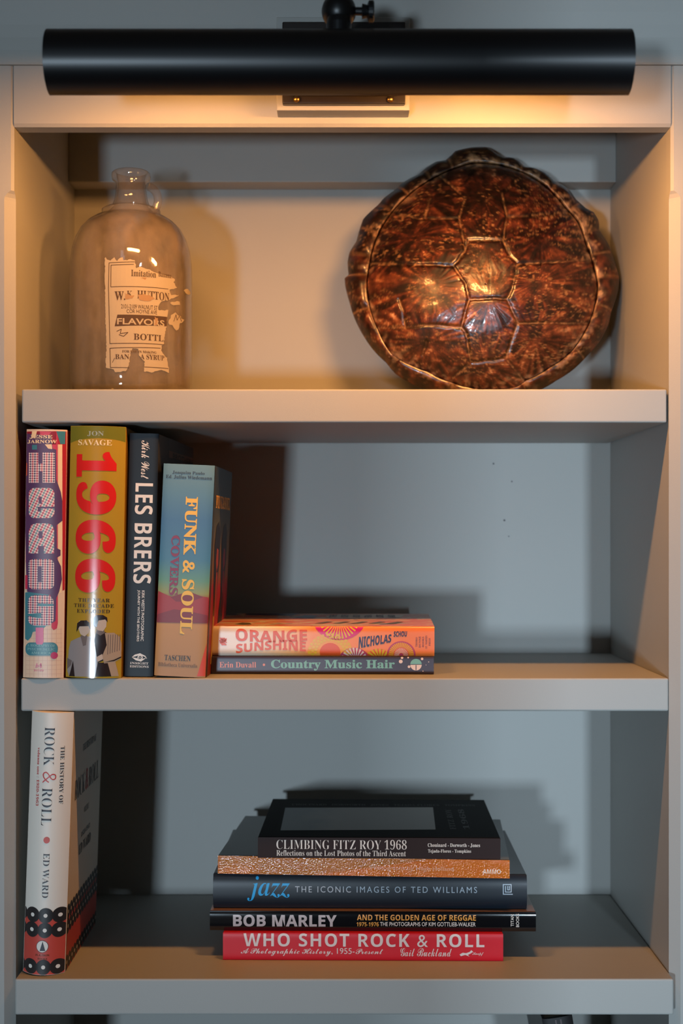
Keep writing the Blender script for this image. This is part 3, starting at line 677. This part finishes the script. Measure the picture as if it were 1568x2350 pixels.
# ------------------------------------------------------------------ glass jug
JY = 0.118; jc = at(301, 893, JY); sj = (DC + JY) / F
jug = thing('glass_jug', 'dusty clear glass jug with a torn paper label on the upper shelf', 'jug', (jc.x, JY, SH1))
g = bpy.data.materials.new('dusty_glass'); g.use_nodes = True; t = g.node_tree; t.nodes.clear()
out = t.nodes.new('ShaderNodeOutputMaterial'); mixa = t.nodes.new('ShaderNodeMixShader'); mixb = t.nodes.new('ShaderNodeMixShader')
tr = t.nodes.new('ShaderNodeBsdfTransparent'); tr.inputs[0].default_value = (0.95, 0.935, 0.91, 1)
gl = t.nodes.new('ShaderNodeBsdfGlossy'); gl.inputs['Roughness'].default_value = 0.03
lw = t.nodes.new('ShaderNodeLayerWeight'); lw.inputs[0].default_value = 0.5
pw = t.nodes.new('ShaderNodeMath'); pw.operation = 'POWER'; pw.inputs[1].default_value = 3.4; fr = t.nodes.new('ShaderNodeMath'); fr.operation = 'MULTIPLY_ADD'; fr.inputs[1].default_value = 0.85; fr.inputs[2].default_value = 0.045
t.links.new(lw.outputs['Facing'], pw.inputs[0]); t.links.new(pw.outputs[0], fr.inputs[0])
df = t.nodes.new('ShaderNodeBsdfDiffuse'); df.inputs[0].default_value = (*lin((158, 138, 116)), 1)
tcn = t.nodes.new('ShaderNodeTexCoord'); n1 = t.nodes.new('ShaderNodeTexNoise'); n1.inputs['Scale'].default_value = 26; n1.inputs['Detail'].default_value = 8; n1.inputs['Roughness'].default_value = .65
mr = t.nodes.new('ShaderNodeMapRange'); mr.inputs[1].default_value = 0.34; mr.inputs[2].default_value = 0.74; mr.inputs[3].default_value = 0.06; mr.inputs[4].default_value = 0.42
mpj = t.nodes.new('ShaderNodeMapping'); mpj.inputs['Scale'].default_value = (1.6, 1.6, 0.7)     # dust runs down the glass in streaks
t.links.new(tcn.outputs['Object'], mpj.inputs[0]); tcn_out = mpj.outputs[0]
sz_ = t.nodes.new('ShaderNodeSeparateXYZ'); t.links.new(tcn.outputs['Object'], sz_.inputs[0])      # the neck is cleaner than the body
mz_ = t.nodes.new('ShaderNodeMapRange'); mz_.inputs[1].default_value = 0.186; mz_.inputs[2].default_value = 0.205; mz_.inputs[3].default_value = 1.0; mz_.inputs[4].default_value = 0.3
dz_ = t.nodes.new('ShaderNodeMath'); dz_.operation = 'MULTIPLY'; t.links.new(sz_.outputs[2], mz_.inputs[0]); t.links.new(mz_.outputs[0], dz_.inputs[0]); t.links.new(mr.outputs[0], dz_.inputs[1])
for a_, b_ in ((tcn_out, n1.inputs['Vector']), (n1.outputs[0], mr.inputs[0]), (dz_.outputs[0], mixa.inputs[0]), (tr.outputs[0], mixa.inputs[1]), (df.outputs[0], mixa.inputs[2]),
               (fr.outputs[0], mixb.inputs[0]), (mixa.outputs[0], mixb.inputs[1]), (gl.outputs[0], mixb.inputs[2]), (mixb.outputs[0], out.inputs[0])): t.links.new(a_, b_)
def JP(r, py): return (r * sj, (CY - py) * sj - SH1)
zb = 0.0
prof = [(0.002, 0.006), (100 * sj, 0.0045), (118 * sj, 0.0), (131 * sj, 0.001), (138 * sj, 0.007), (139 * sj, 0.016), JP(139.5, 800), JP(139.5, 640), JP(138.5, 605), JP(134, 575), JP(126, 550), JP(114, 528), JP(99, 512), JP(82, 501), JP(68, 496),
        JP(67, 494), JP(67, 484), JP(63, 481), JP(50, 479), JP(43, 472), JP(38, 460), JP(35, 440), JP(34, 425), JP(36, 416), JP(43, 413), JP(44.5, 406), JP(44, 399), JP(40, 395)]
inner = [JP(36, 395), JP(34, 399), JP(30, 420), JP(31, 440), JP(34, 462), JP(40, 476), JP(62, 498), JP(97, 515), JP(112, 531), JP(123, 553), JP(131, 577), JP(135, 606), JP(136, 640), JP(136, 800), (135.5 * sj, 0.018), (128 * sj, 0.006), (100 * sj, 0.009), (0.002, 0.0105)]
bm = bmesh.new(); lathe(bm, prof + inner, 96); link('body', bm, g, jug, True)
bm = bmesh.new()
hp = []
for k in range(13):
    a = R(-78 + 156 * k / 12); hp.append((35 * sj + 27 * sj * math.cos(a), 0, (CY - 459) * sj - SH1 + 31 * sj * math.sin(a)))
tube(bm, hp, 0.0044, 14); link('handle', bm, g, jug, True)
# torn paper label wrapped on the front of the jug
Rj = 139.5 * sj + 0.0004
class Wrap(Surf):
    def px(self, x, y):
        q_ = (x - 301) / (Rj / sj * 1.0)
        for _ in range(3):   # the near side of the jug is nearer to the camera
            a_ = math.asin(max(-.999, min(.999, q_))); k_ = (DC + JY - Rj * math.cos(a_)) / F
            q_ = ((x - CX) * k_ - jc.x) / Rj
        a_ = math.asin(max(-.999, min(.999, q_)))
        k_ = (DC + JY - Rj * math.cos(a_)) / F
        return (a_ * Rj, (CY - y) * k_ - SH1)
S = Wrap(Matrix.Identity(4), lambda u, v, l: ((Rj + l) * math.sin(u / Rj), -(Rj + l) * math.cos(u / Rj), v), None, None, [Rj * R(a) for a in range(-40, 78, 4)], 0)
bm = bmesh.new(); lm = [mat('old_label_paper', (164, 148, 120), 0.75, bump=(120, 0.5, 0.0006))]; p = Print(bm, S, lm)
def cp(u, v): return (100 + u / 3.92, 360 + v / 3.92)
def ragged(pts, amp, rng):
    o_ = []
    for (x0, y0), (x1, y1) in zip(pts, pts[1:] + pts[:1]):
        n = max(1, int(math.hypot(x1 - x0, y1 - y0) / 14))
        for k in range(n):
            f_ = k / n; o_.append((x0 + (x1 - x0) * f_ + rng.uniform(-amp, amp), y0 + (y1 - y0) * f_ + rng.uniform(-amp, amp)))
    return o_
rng = random.Random(4)
edge = [(552, 915), (560, 905), (575, 925), (600, 930), (640, 905), (660, 935), (690, 905), (710, 905), (720, 935), (780, 920), (820, 930), (835, 1000), (870, 990), (900, 1000), (940, 1010), (1000, 1040), (1060, 1050),
        (1150, 1080), (1185, 1105), (1170, 1130), (1200, 1180), (1130, 1195), (1150, 1240), (1220, 1245), (1120, 1290), (1060, 1300), (1030, 1340), (1030, 1380), (1120, 1380), (1110, 1440), (1105, 1530), (1090, 1600),
        (1080, 1690), (1060, 1700), (1060, 1740), (1090, 1790), (1110, 1810), (1120, 1870), (1130, 1940), (1060, 1920), (1000, 1930), (990, 1940), (900, 1930), (910, 1840), (860, 1790), (850, 1730), (800, 1720),
        (780, 1780), (770, 1870), (740, 1930), (640, 1935), (630, 1910), (560, 1900), (565, 1700), (555, 1400)]
p.poly([cp(*q_) for q_ in ragged(edge, 4, rng)], lm[0], 0)
for fr_ in ([(1150, 1420), (1190, 1400), (1230, 1440), (1260, 1470), (1230, 1500), (1215, 1550), (1190, 1560), (1160, 1520), (1120, 1500)], [(1140, 1310), (1220, 1300), (1230, 1330), (1150, 1335)], [(1260, 1200), (1300, 1190), (1320, 1230), (1290, 1240)]):
    p.poly([cp(*q_) for q_ in ragged(fr_, 6, rng)], lm[0], 0)
BI = mat('label_ink', (70, 48, 30), 0.8); TORN = mat('torn_grey', (150, 118, 84), 0.9)
def ln(pts, wd=1.5): p.stroke([cp(*q_) for q_ in pts], wd, BI, 2)
for l_ in ([(820, 945), (590, 955), (585, 1180)], [(810, 968), (608, 975), (606, 1170), (1120, 1190)], [(585, 1180), (598, 1680), (1080, 1690)], [(1050, 1722), (598, 1722), (602, 1895), (770, 1897)], [(905, 1890), (1120, 1905)]): ln(l_)
def jt(s, style, u0, v0, u1, v1, m=BI, **kw):
    a_, b_ = cp(u0, v0), cp(u1, v1); p.text(s, style, (a_[0] + b_[0]) / 2, (a_[1] + b_[1]) / 2, b_[0] - a_[0], b_[1] - a_[1], m, layer=3, **kw)
jt('Imitation', 'serif', 790, 1020, 1015, 1080); jt('Banana', 'serif', 1035, 1040, 1150, 1085)
jt('W.', 'serif', 640, 1210, 735, 1290, off=.01); jt('K', 'serif', 750, 1205, 800, 1260); jt('HUTTON', 'serif', 850, 1210, 1140, 1285)
jt('2101-2109 WALNUT ST', 'sans', 700, 1330, 1030, 1368); jt('COR HOYNE AVE', 'sans', 750, 1375, 1025, 1410)
p.poly([cp(665, 1420), cp(1110, 1440), cp(1105, 1525), cp(640, 1525)], BI, 2); jt('FLAVORS', 'sans', 665, 1455, 1100, 1512, lm[0], off=.02)
jt('BOTTL', 'serif', 815, 1595, 1085, 1652); jt('FOR USE IN MAKING', 'serif', 710, 1742, 1020, 1764); jt('BAN', 'serif', 645, 1775, 770, 1820); jt('A SYRUP', 'serif', 875, 1780, 1090, 1826)
ln([(660, 1570), (700, 1550), (690, 1590), (760, 1580), (720, 1615), (680, 1600)], 1.6); ln([(620, 1850), (640, 1810)], 1.2); ln([(1170, 1480), (1190, 1420), (1200, 1470), (1220, 1430), (1240, 1480)], 1.2)
for fr_ in ([(845, 1245), (900, 1235), (960, 1250), (1000, 1275), (940, 1300), (860, 1290)], [(870, 1090), (930, 1085), (915, 1105)], [(1000, 1440), (1030, 1455), (1020, 1520), (1000, 1515)], [(730, 1225), (760, 1240), (820, 1250), (800, 1275), (740, 1280)]):
    p.poly([cp(*q_) for q_ in ragged(fr_, 5, rng)], TORN, 4)
link('paper_label', bm, lm, jug)

# ------------------------------------------------------------------ turtle shell
def vnoise(x, y, seed=0):
    x = np.asarray(x, float); y = np.asarray(y, float)
    xi = np.floor(x).astype(np.int64); yi = np.floor(y).astype(np.int64); xf = x - xi; yf = y - yi
    def h(a, b_):
        n = (a * 374761393 + b_ * 668265263 + seed * 974711) & 0x7fffffff
        n = ((n ^ (n >> 13)) * 1274126177) & 0x7fffffff
        return ((n ^ (n >> 16)) & 0xffff) / 65535.0
    u = xf * xf * (3 - 2 * xf); v = yf * yf * (3 - 2 * yf)
    return (h(xi, yi) * (1 - u) + h(xi + 1, yi) * u) * (1 - v) + (h(xi, yi + 1) * (1 - u) + h(xi + 1, yi + 1) * u) * v
def fbm(x, y, o=4, seed=0):
    s = 0; a = 0.5
    for k in range(o): s = s + a * vnoise(x * 2 ** k, y * 2 ** k, seed + k); a *= 0.5
    return s / (1 - 0.5 ** o)
OUT = [(640, 70), (720, 52), (800, 50), (850, 80), (885, 105), (930, 103), (970, 125), (1000, 155), (1050, 160), (1100, 180), (1150, 225), (1190, 245), (1230, 275), (1260, 320), (1310, 365), (1350, 385), (1378, 430), (1378, 475), (1400, 510), (1430, 555), (1445, 600),
       (1465, 660), (1482, 720), (1475, 790), (1455, 860), (1440, 900), (1420, 980), (1380, 1050), (1320, 1120), (1250, 1190), (1160, 1250), (1060, 1305), (950, 1355), (800, 1385), (650, 1365), (560, 1330), (480, 1295), (400, 1260), (330, 1215), (285, 1160), (210, 1085), (160, 1010),
       (120, 930), (95, 850), (72, 760), (70, 720), (90, 710), (85, 640), (95, 590), (130, 535), (145, 480), (165, 420), (205, 380), (240, 350), (270, 315), (330, 270), (360, 240), (400, 215), (450, 190), (490, 155), (540, 125), (590, 118), (620, 90)]
SEAM = [(730, 145), (560, 205), (400, 310), (290, 430), (230, 540), (200, 660), (185, 760), (200, 890), (240, 1000), (310, 1130), (420, 1190), (500, 1220), (620, 1275), (800, 1310), (960, 1295), (1000, 1265), (1120, 1200), (1240, 1110), (1300, 1020), (1350, 900), (1370, 780), (1350, 680), (1310, 560), (1270, 450),
        (1200, 370), (1110, 270), (1000, 200), (870, 155)]
tc0 = (760.0, 870.0)
def polar(pts, th):
    a = np.array([math.atan2(-(v - tc0[1]), u - tc0[0]) for u, v in pts]); r = np.array([math.hypot(u - tc0[0], v - tc0[1]) for u, v in pts])
    i = np.argsort(a); a, r = a[i], r[i]
    return np.interp(th, np.concatenate([a - 2 * np.pi, a, a + 2 * np.pi]), np.tile(r, 3))
NT, ND, NR = 420, 110, 26
th = -np.pi + 2 * np.pi * np.arange(NT) / NT
ro = polar(OUT, th); rs = polar(SEAM, th)
K = 0.4464
YB, YT = 0.180, 0.226                       # the shell leans back: lower rim nearer, top against the back panel
pb = at(760 + 800 * K, 310 + 1385 * K, YB)
# local frame on the leaning rim plane
base = Vector((at(1108, 0, YB).x, YB, SH1 + 0.0005))
up = (Vector((0, YT, 0.43)) - Vector((0, YB, SH1))).normalized(); nrm = Vector((0, -up.z, up.y)); rx = Vector((1, 0, 0))
def rim_local(u, v):
    """photo point -> coordinates on the leaning plane"""
    d = Vector(((760 + u * K - CX) / F, 1, (CY - 310 - v * K) / F)); o_ = Vector((0, -DC, 0))
    s = (base - o_).dot(nrm) / d.dot(nrm); q_ = o_ + d * s - base
    return q_.x, q_.dot(up)
LO = np.array([rim_local(tc0[0] + r * math.cos(a), tc0[1] - r * math.sin(a)) for r, a in zip(ro, th)])
LS = np.array([rim_local(tc0[0] + r * math.cos(a), tc0[1] - r * math.sin(a)) for r, a in zip(rs, th)])
shift = LO[:, 1].min(); LO[:, 1] -= shift; LS[:, 1] -= shift
LC = np.array(rim_local(*tc0)); LC[1] -= shift
HD, H1 = 0.072, 0.016
# push the seam inward a little: it sits in front of the rim plane and so appears larger
cc = LC[None, :]
def project(P):
    k = F / (P[:, 1] + DC)
    return (P[:, 0] * k + CX - 760) / K, (CY - P[:, 2] * k - 310) / K
_f = np.ones(NT)
for _ in range(12):   # the seam stands proud of the rim plane: find its true size on the shell
    Lq = LC[None, :] + (LS - LC[None, :]) * _f[:, None]
    Wq = np.array(base)[None, :] + Lq[:, :1] * np.array(rx) + Lq[:, 1:2] * np.array(up) + H1 * np.array(nrm)
    uq, vq = project(Wq); rq = np.hypot(uq - tc0[0], vq - tc0[1]); aq = np.arctan2(-(vq - tc0[1]), uq - tc0[0])
    _f *= polar(SEAM, aq) / rq
LS = LC[None, :] + (LS - LC[None, :]) * _f[:, None]
NOTCH = [(625, 85), (860, 85), (985, 140), (1170, 235), (1280, 340), (1378, 470), (1440, 590), (1484, 720), (1445, 890), (1300, 1140), (1000, 1330), (600, 1350), (310, 1180), (110, 910), (70, 715), (88, 600), (150, 470), (240, 350), (345, 260), (470, 170), (600, 118)]
na = np.sort(np.array([math.atan2(-(v - tc0[1]), u - tc0[0]) for u, v in NOTCH]))
dn = np.min(np.abs((th[:, None] - na[None, :] + np.pi) % (2 * np.pi) - np.pi), axis=1)
lob = 1 - np.exp(-(dn / 0.035) ** 2)
def pos(T):  # T: (n,) radial parameter, 0..1 dome, 1..2 rim ; returns (NT,n,3) local x, up, height
    P = np.zeros((NT, len(T), 3))
    for j, t_ in enumerate(T):
        if t_ <= 1:
            P[:, j, :2] = cc + (LS - cc) * t_
            P[:, j, 2] = H1 + (HD - H1) * (1 - t_ ** 2.1) ** 0.85
        else:
            s = t_ - 1
            P[:, j, :2] = LS * (1 - s) + LO * s
            P[:, j, 2] = H1 * (1 - s) ** 0.8 + 0.006 * np.sin(np.pi * min(1, s * 1.02)) * (0.35 + 0.65 * lob) + 0.004 * (1 - s)
    return P
FOC = [(800, 560), (770, 300), (815, 850), (740, 180), (800, 1190), (520, 770), (420, 520), (500, 1060), (480, 330), (1060, 760), (1080, 520), (1050, 1040), (1060, 330)]
SEGS = [[(710, 540), (885, 540), (920, 620), (960, 660), (930, 790), (905, 840), (710, 840), (690, 760), (630, 670), (690, 590), (710, 540)], [(905, 840), (960, 960), (900, 1150), (720, 1170), (690, 1010), (670, 985), (710, 840)],
        [(630, 670), (380, 665), (210, 660)], [(670, 985), (500, 975), (380, 985), (250, 990)], [(690, 590), (660, 430), (460, 430), (330, 400), (240, 380)], [(960, 660), (1150, 655), (1320, 640)], [(955, 965), (1150, 965), (1340, 968)],
        [(885, 540), (905, 420), (1060, 410), (1170, 395), (1230, 400)], [(720, 1170), (630, 1250)], [(900, 1150), (990, 1260)], [(380, 985), (370, 900), (350, 840)], [(470, 1130), (490, 1060)], [(660, 430), (690, 320), (560, 210)], [(905, 420), (880, 300), (960, 230)], [(480, 430), (510, 330)]]
def segdist(U, V, segs):
    d = np.full(U.shape, 1e9)
    for s in segs:
        for (x0, y0), (x1, y1) in zip(s, s[1:]):
            L2 = (x1 - x0) ** 2 + (y1 - y0) ** 2
            t_ = np.clip(((U - x0) * (x1 - x0) + (V - y0) * (y1 - y0)) / L2, 0, 1)
            d = np.minimum(d, np.hypot(U - x0 - t_ * (x1 - x0), V - y0 - t_ * (y1 - y0)))
    return d
def ramp(v, stops):
    xs = [s[0] for s in stops]; cs = np.array([lin(s[1]) for s in stops])
    return np.stack([np.interp(v, xs, cs[:, k]) for k in range(3)], -1)
STOPS = [(0, (15, 8, 6)), (.25, (34, 14, 9)), (.45, (66, 29, 17)), (.62, (100, 48, 26)), (.78, (138, 80, 46)), (1, (184, 134, 94))]
def shell_part(name, T, parent):
    P = pos(np.array(T)); n = len(T); Q = P.reshape(-1, 3)
    Wp = np.array(base)[None, :] + Q[:, :1] * np.array(rx) + Q[:, 1:2] * np.array(up) + Q[:, 2:3] * np.array(nrm)
    U, V = project(Wp)
    wob = 8 * (fbm(U / 40, V / 40, 3, 5) - .5)
    d = segdist(U + wob, V + wob, SEGS)
    near = np.argmin(np.stack([np.hypot(U - f[0], (V - f[1])) for f in FOC], -1), -1); fx = np.array(FOC)[near]
    ang = np.arctan2(V - fx[:, 1], U - fx[:, 0]); rr = np.hypot(V - fx[:, 1], U - fx[:, 0])
    st = vnoise(ang * 9 + near * 13.1, rr / 130, 3) * .6 + vnoise(ang * 21 + near * 7.7, rr / 90, 9) * .4
    mott = fbm(U / 55, V / 38, 5, 11); fine = fbm(U / 14, V / 10, 3, 21)
    k = np.clip(rr / 110, 0, 1)
    val = (1 - k) * (.30 + .55 * (fine - .5) + .9 * (mott - .45)) + k * (.12 + .80 * (st - .22) + .55 * (mott - .5)) 
    val = val + .18 * np.clip((V - 500) / 700, -0.6, .6)
    spots = np.clip((fine - .62) * 5, 0, 1) * np.clip((mott - .45) * 4, 0, 1)
    val = np.clip(val + .35 * spots, 0, 1)
    fl = np.clip((fbm(U / 16, V / 7, 3, 91) - .60) * 7, 0, 1) * np.clip((fbm(U / 90, V / 70, 2, 95) - .42) * 5, 0, 1)
    tt = np.tile(np.array(T), NT); isr = np.clip((tt - 1.0) * 40, 0, 1)
    rimv = .16 + .75 * (fbm(U / 32, V / 40, 4, 31) - .4) + .25 * np.clip((V - 450) / 500, -.5, .7)
    val = val * (1 - isr) + np.clip(rimv, 0, 1) * isr
    col = ramp(val, STOPS)
    ln_ = np.exp(-(d / 3.6) ** 2) * (tt < 1); dk = np.exp(-((d - 7) / 6) ** 2) * (tt < 1)
    col *= (1 - .55 * dk)[:, None]
    tan = np.array(lin((164, 120, 78)))
    a = (ln_ * np.clip(fbm(U / 18, V / 18, 2, 41) * 1.5 - .42, 0, .6))[:, None]; col = col * (1 - a) + tan * a
    ds = np.abs(tt - 1.0) * np.repeat(rs, n) * (tt < 1) + (tt >= 1) * (tt - 1) * np.repeat(ro - rs, n)
    wide = 6 + 44 * np.clip(fbm(U / 48, V / 48, 2, 55) - .42, 0, 1) * 2
    a = (np.exp(-(ds / wide) ** 2) * np.clip(fbm(U / 22, V / 22, 3, 61) * 3.4 - 1.35, 0, .8))[:, None]; col = col * (1 - a) + np.array(lin((172, 130, 92))) * a
    a = (np.exp(-(np.repeat(dn, n) / .008) ** 2) * isr * .5)[:, None]; col = col * (1 - a) + np.array(lin((150, 104, 64))) * a
    a = (.42 * fl)[:, None]; col = col * (1 - a) + np.array(lin((182, 128, 78))) * a
    # relief: seams are grooves, streaks are low ribs
    hgt = -.0016 * np.exp(-(d / 8) ** 2) * (tt < 1) + 0.0005 * (st - .5) * k * (tt < 1) + .0022 * (fbm(U / 120, V / 120, 2, 71) - .5) * np.clip(1.9 - tt, 0, 1)
    Wp = Wp + hgt[:, None] * np.array(nrm)
    Wp = Wp - np.array(base)
    faces = []
    for i in range(NT):
        i2 = (i + 1) % NT
        for j in range(n - 1): faces.append((i * n + j, i * n + j + 1, i2 * n + j + 1, i2 * n + j))
    me = bpy.data.meshes.new(name); me.from_pydata(Wp.tolist(), [], faces); me.validate()
    at_ = me.color_attributes.new('Col', 'FLOAT_COLOR', 'POINT')
    at_.data.foreach_set('color', np.concatenate([col, np.ones((len(col), 1))], 1).astype(np.float32).ravel())
    me.polygons.foreach_set('use_smooth', [True] * len(me.polygons)); me.materials.append(SHELL)
    o_ = bpy.data.objects.new(name, me); C.objects.link(o_); o_.parent = parent
    sol = o_.modifiers.new('thickness', 'SOLIDIFY'); sol.thickness = 0.004; sol.offset = 1 if False else -1
    return o_
SHELL = mat('lacquered_shell', (90, 40, 20), 0.33, 0.2); t = SHELL.node_tree; bb = t.nodes['Principled BSDF']
vc = t.nodes.new('ShaderNodeVertexColor'); vc.layer_name = 'Col'
tcn = t.nodes.new('ShaderNodeTexCoord'); nz = t.nodes.new('ShaderNodeTexNoise'); nz.inputs['Scale'].default_value = 160; nz.inputs['Detail'].default_value = 5
mrr = t.nodes.new('ShaderNodeMapRange'); mrr.inputs[1].default_value = .3; mrr.inputs[2].default_value = .7; mrr.inputs[3].default_value = .45; mrr.inputs[4].default_value = 1.5
mx = t.nodes.new('ShaderNodeMixRGB'); mx.blend_type = 'MULTIPLY'; mx.inputs[0].default_value = 1
for a_, b_ in ((tcn.outputs['Object'], nz.inputs['Vector']), (nz.outputs[0], mrr.inputs[0]), (vc.outputs[0], mx.inputs[1]), (mrr.outputs[0], mx.inputs[2]), (mx.outputs[0], bb.inputs['Base Color'])): t.links.new(a_, b_)
add_bump(SHELL, 110, 0.35, 0.0012)
tur = thing('turtle_shell', 'glossy brown turtle shell leaning against the back of the upper shelf', 'turtle shell', tuple(base))
shell_part('carapace', list(np.concatenate([[0.002], np.linspace(0.012, 1.0, ND)])), tur)
shell_part('marginal_rim', list(np.linspace(1.0, 2.0, NR)), tur)

# ------------------------------------------------------------------ picture light
LY = -0.18; sl = (DC + LY) / F; tr_ = 73.5 * sl; lz = (CY - 144) * sl
pl = thing('picture_light', 'long black tubular picture light mounted above the bookcase opening', 'lamp', (0, -0.030, 0.444))
LB = mat('black_metal', (12, 13, 16), 0.37, 0.0); BRZ = mat('dark_bronze', (30, 22, 17), 0.4, 0.1)
loc0 = Vector((0, -0.030, 0.444))
def lpart(name, bm, m, parent=pl, smooth=True):
    bmesh.ops.translate(bm, verts=bm.verts, vec=-loc0)
    return link(name, bm, m, parent, smooth)
x0, x1 = (113 - CX) * sl, (1444 - CX) * sl
bm = bmesh.new(); rings = []
A0, A1, n = 98, 364, 60
oc, ic = [], []
for k in range(n + 1):
    a = R(A0 + (A1 - A0) * k / n); oc.append((LY + tr_ * math.sin(a), lz - tr_ * math.cos(a))); ic.append((LY + (tr_ - .0012) * math.sin(a), lz - (tr_ - .0012) * math.cos(a)))
prism(bm, oc + ic[::-1], x0, x1, 'X')
o = lpart('shade', bm, LB, smooth=False)
o.data.polygons.foreach_set('use_smooth', [True] * len(o.data.polygons)); o.data.set_sharp_from_angle(angle=R(35))
for xe in (x0, x1):
    bm = bmesh.new(); s = 1 if xe == x0 else -1
    lathe(bm, [(tr_ - .0013, xe + s * .001), (tr_ - .0013, xe + s * .003)], 48, 'X', (0, LY, lz)); lpart('end_cap', bm, LB, smooth=False)
for xc, glow in ((-0.150, 0.60), (0.135, 1.0)):     # the left bulb burns dimmer
    EM = bpy.data.materials.new('bulb_glow'); EM.use_nodes = True; bs = EM.node_tree.nodes['Principled BSDF']
    bs.inputs['Emission Color'].default_value = (*WARM, 1); bs.inputs['Emission Strength'].default_value = BULB * glow; bs.inputs['Base Color'].default_value = (0, 0, 0, 1)
    bm = bmesh.new(); lathe(bm, [(.003, xc - .058), (.0085, xc - .05), (.0095, xc - .03), (.0095, xc + .03), (.0085, xc + .05), (.003, xc + .058)], 20, 'X', (0, LY + .002, lz + .003)); lpart('bulb', bm, EM)
    bm = bmesh.new(); s = 1 if xc > 0 else -1; lathe(bm, [(.008, xc - s * .060), (.008, xc - s * .085)], 20, 'X', (0, LY + .002, lz + .003)); lpart('bulb_socket', bm, BRZ, smooth=False)
# ball joint over the tube, with neck, thumb screw and arm to the plate
bz = (CY - 26) * (DC - .165) / F; bx_ = (778 - CX) * (DC - .165) / F; BYk = -0.165
bm = bmesh.new(); bmesh.ops.create_uvsphere(bm, u_segments=32, v_segments=20, radius=0.0145, matrix=Matrix.Translation((bx_, BYk, bz))); lpart('ball_joint', bm, LB)
bm = bmesh.new(); lathe(bm, [(.0105, lz + tr_ - .002), (.0105, bz - .013), (.0095, bz - .008)], 28, 'Z', (bx_, BYk - .006, 0)); lpart('neck', bm, LB, smooth=False)
bm = bmesh.new(); lathe(bm, [(.0035, bx_ + .012), (.0035, bx_ + .019), (.0062, bx_ + .0195), (.0052, bx_ + .0235), (.0088, bx_ + .025), (.0088, bx_ + .0285), (.0075, bx_ + .0295)], 24, 'X', (0, BYk, bz)); lpart('thumb_screw', bm, LB, smooth=False)
bm = bmesh.new(); tube(bm, [(bx_, BYk + .008, bz + .004), (bx_, -0.12, bz + .012), (bx_, -0.08, bz + .012), (bx_, -0.055, bz + .004), (bx_, -0.037, 0.452)], .0055, 16); lpart('arm', bm, LB)
bm = bmesh.new(); box(bm, -.0558, .0585, -.0385, -.0302, .4035, .4795, .0012); box(bm, -.049, .0515, -.0400, -.0384, .410, .473, .0008)
plate = lpart('wall_plate', bm, BRZ, smooth=False)
for xs in (-.0425, .0445):
    bm = bmesh.new(); lathe(bm, [(.0028, -.0392), (.0032, -.0405), (.0022, -.0418), (.0004, -.0422)], 16, 'Y', (xs, 0, .4068))
    bmesh.ops.translate(bm, verts=bm.verts, vec=-loc0); link('screw', bm, mat('brass_screw', (180, 140, 80), 0.3, 0, 1.0), plate, True)

# ------------------------------------------------------------------ set everything at its true height above the floor
for o in list(C.objects):
    if o.parent is None and o.type in ('EMPTY', 'MESH'):
        o.location.z += Z0
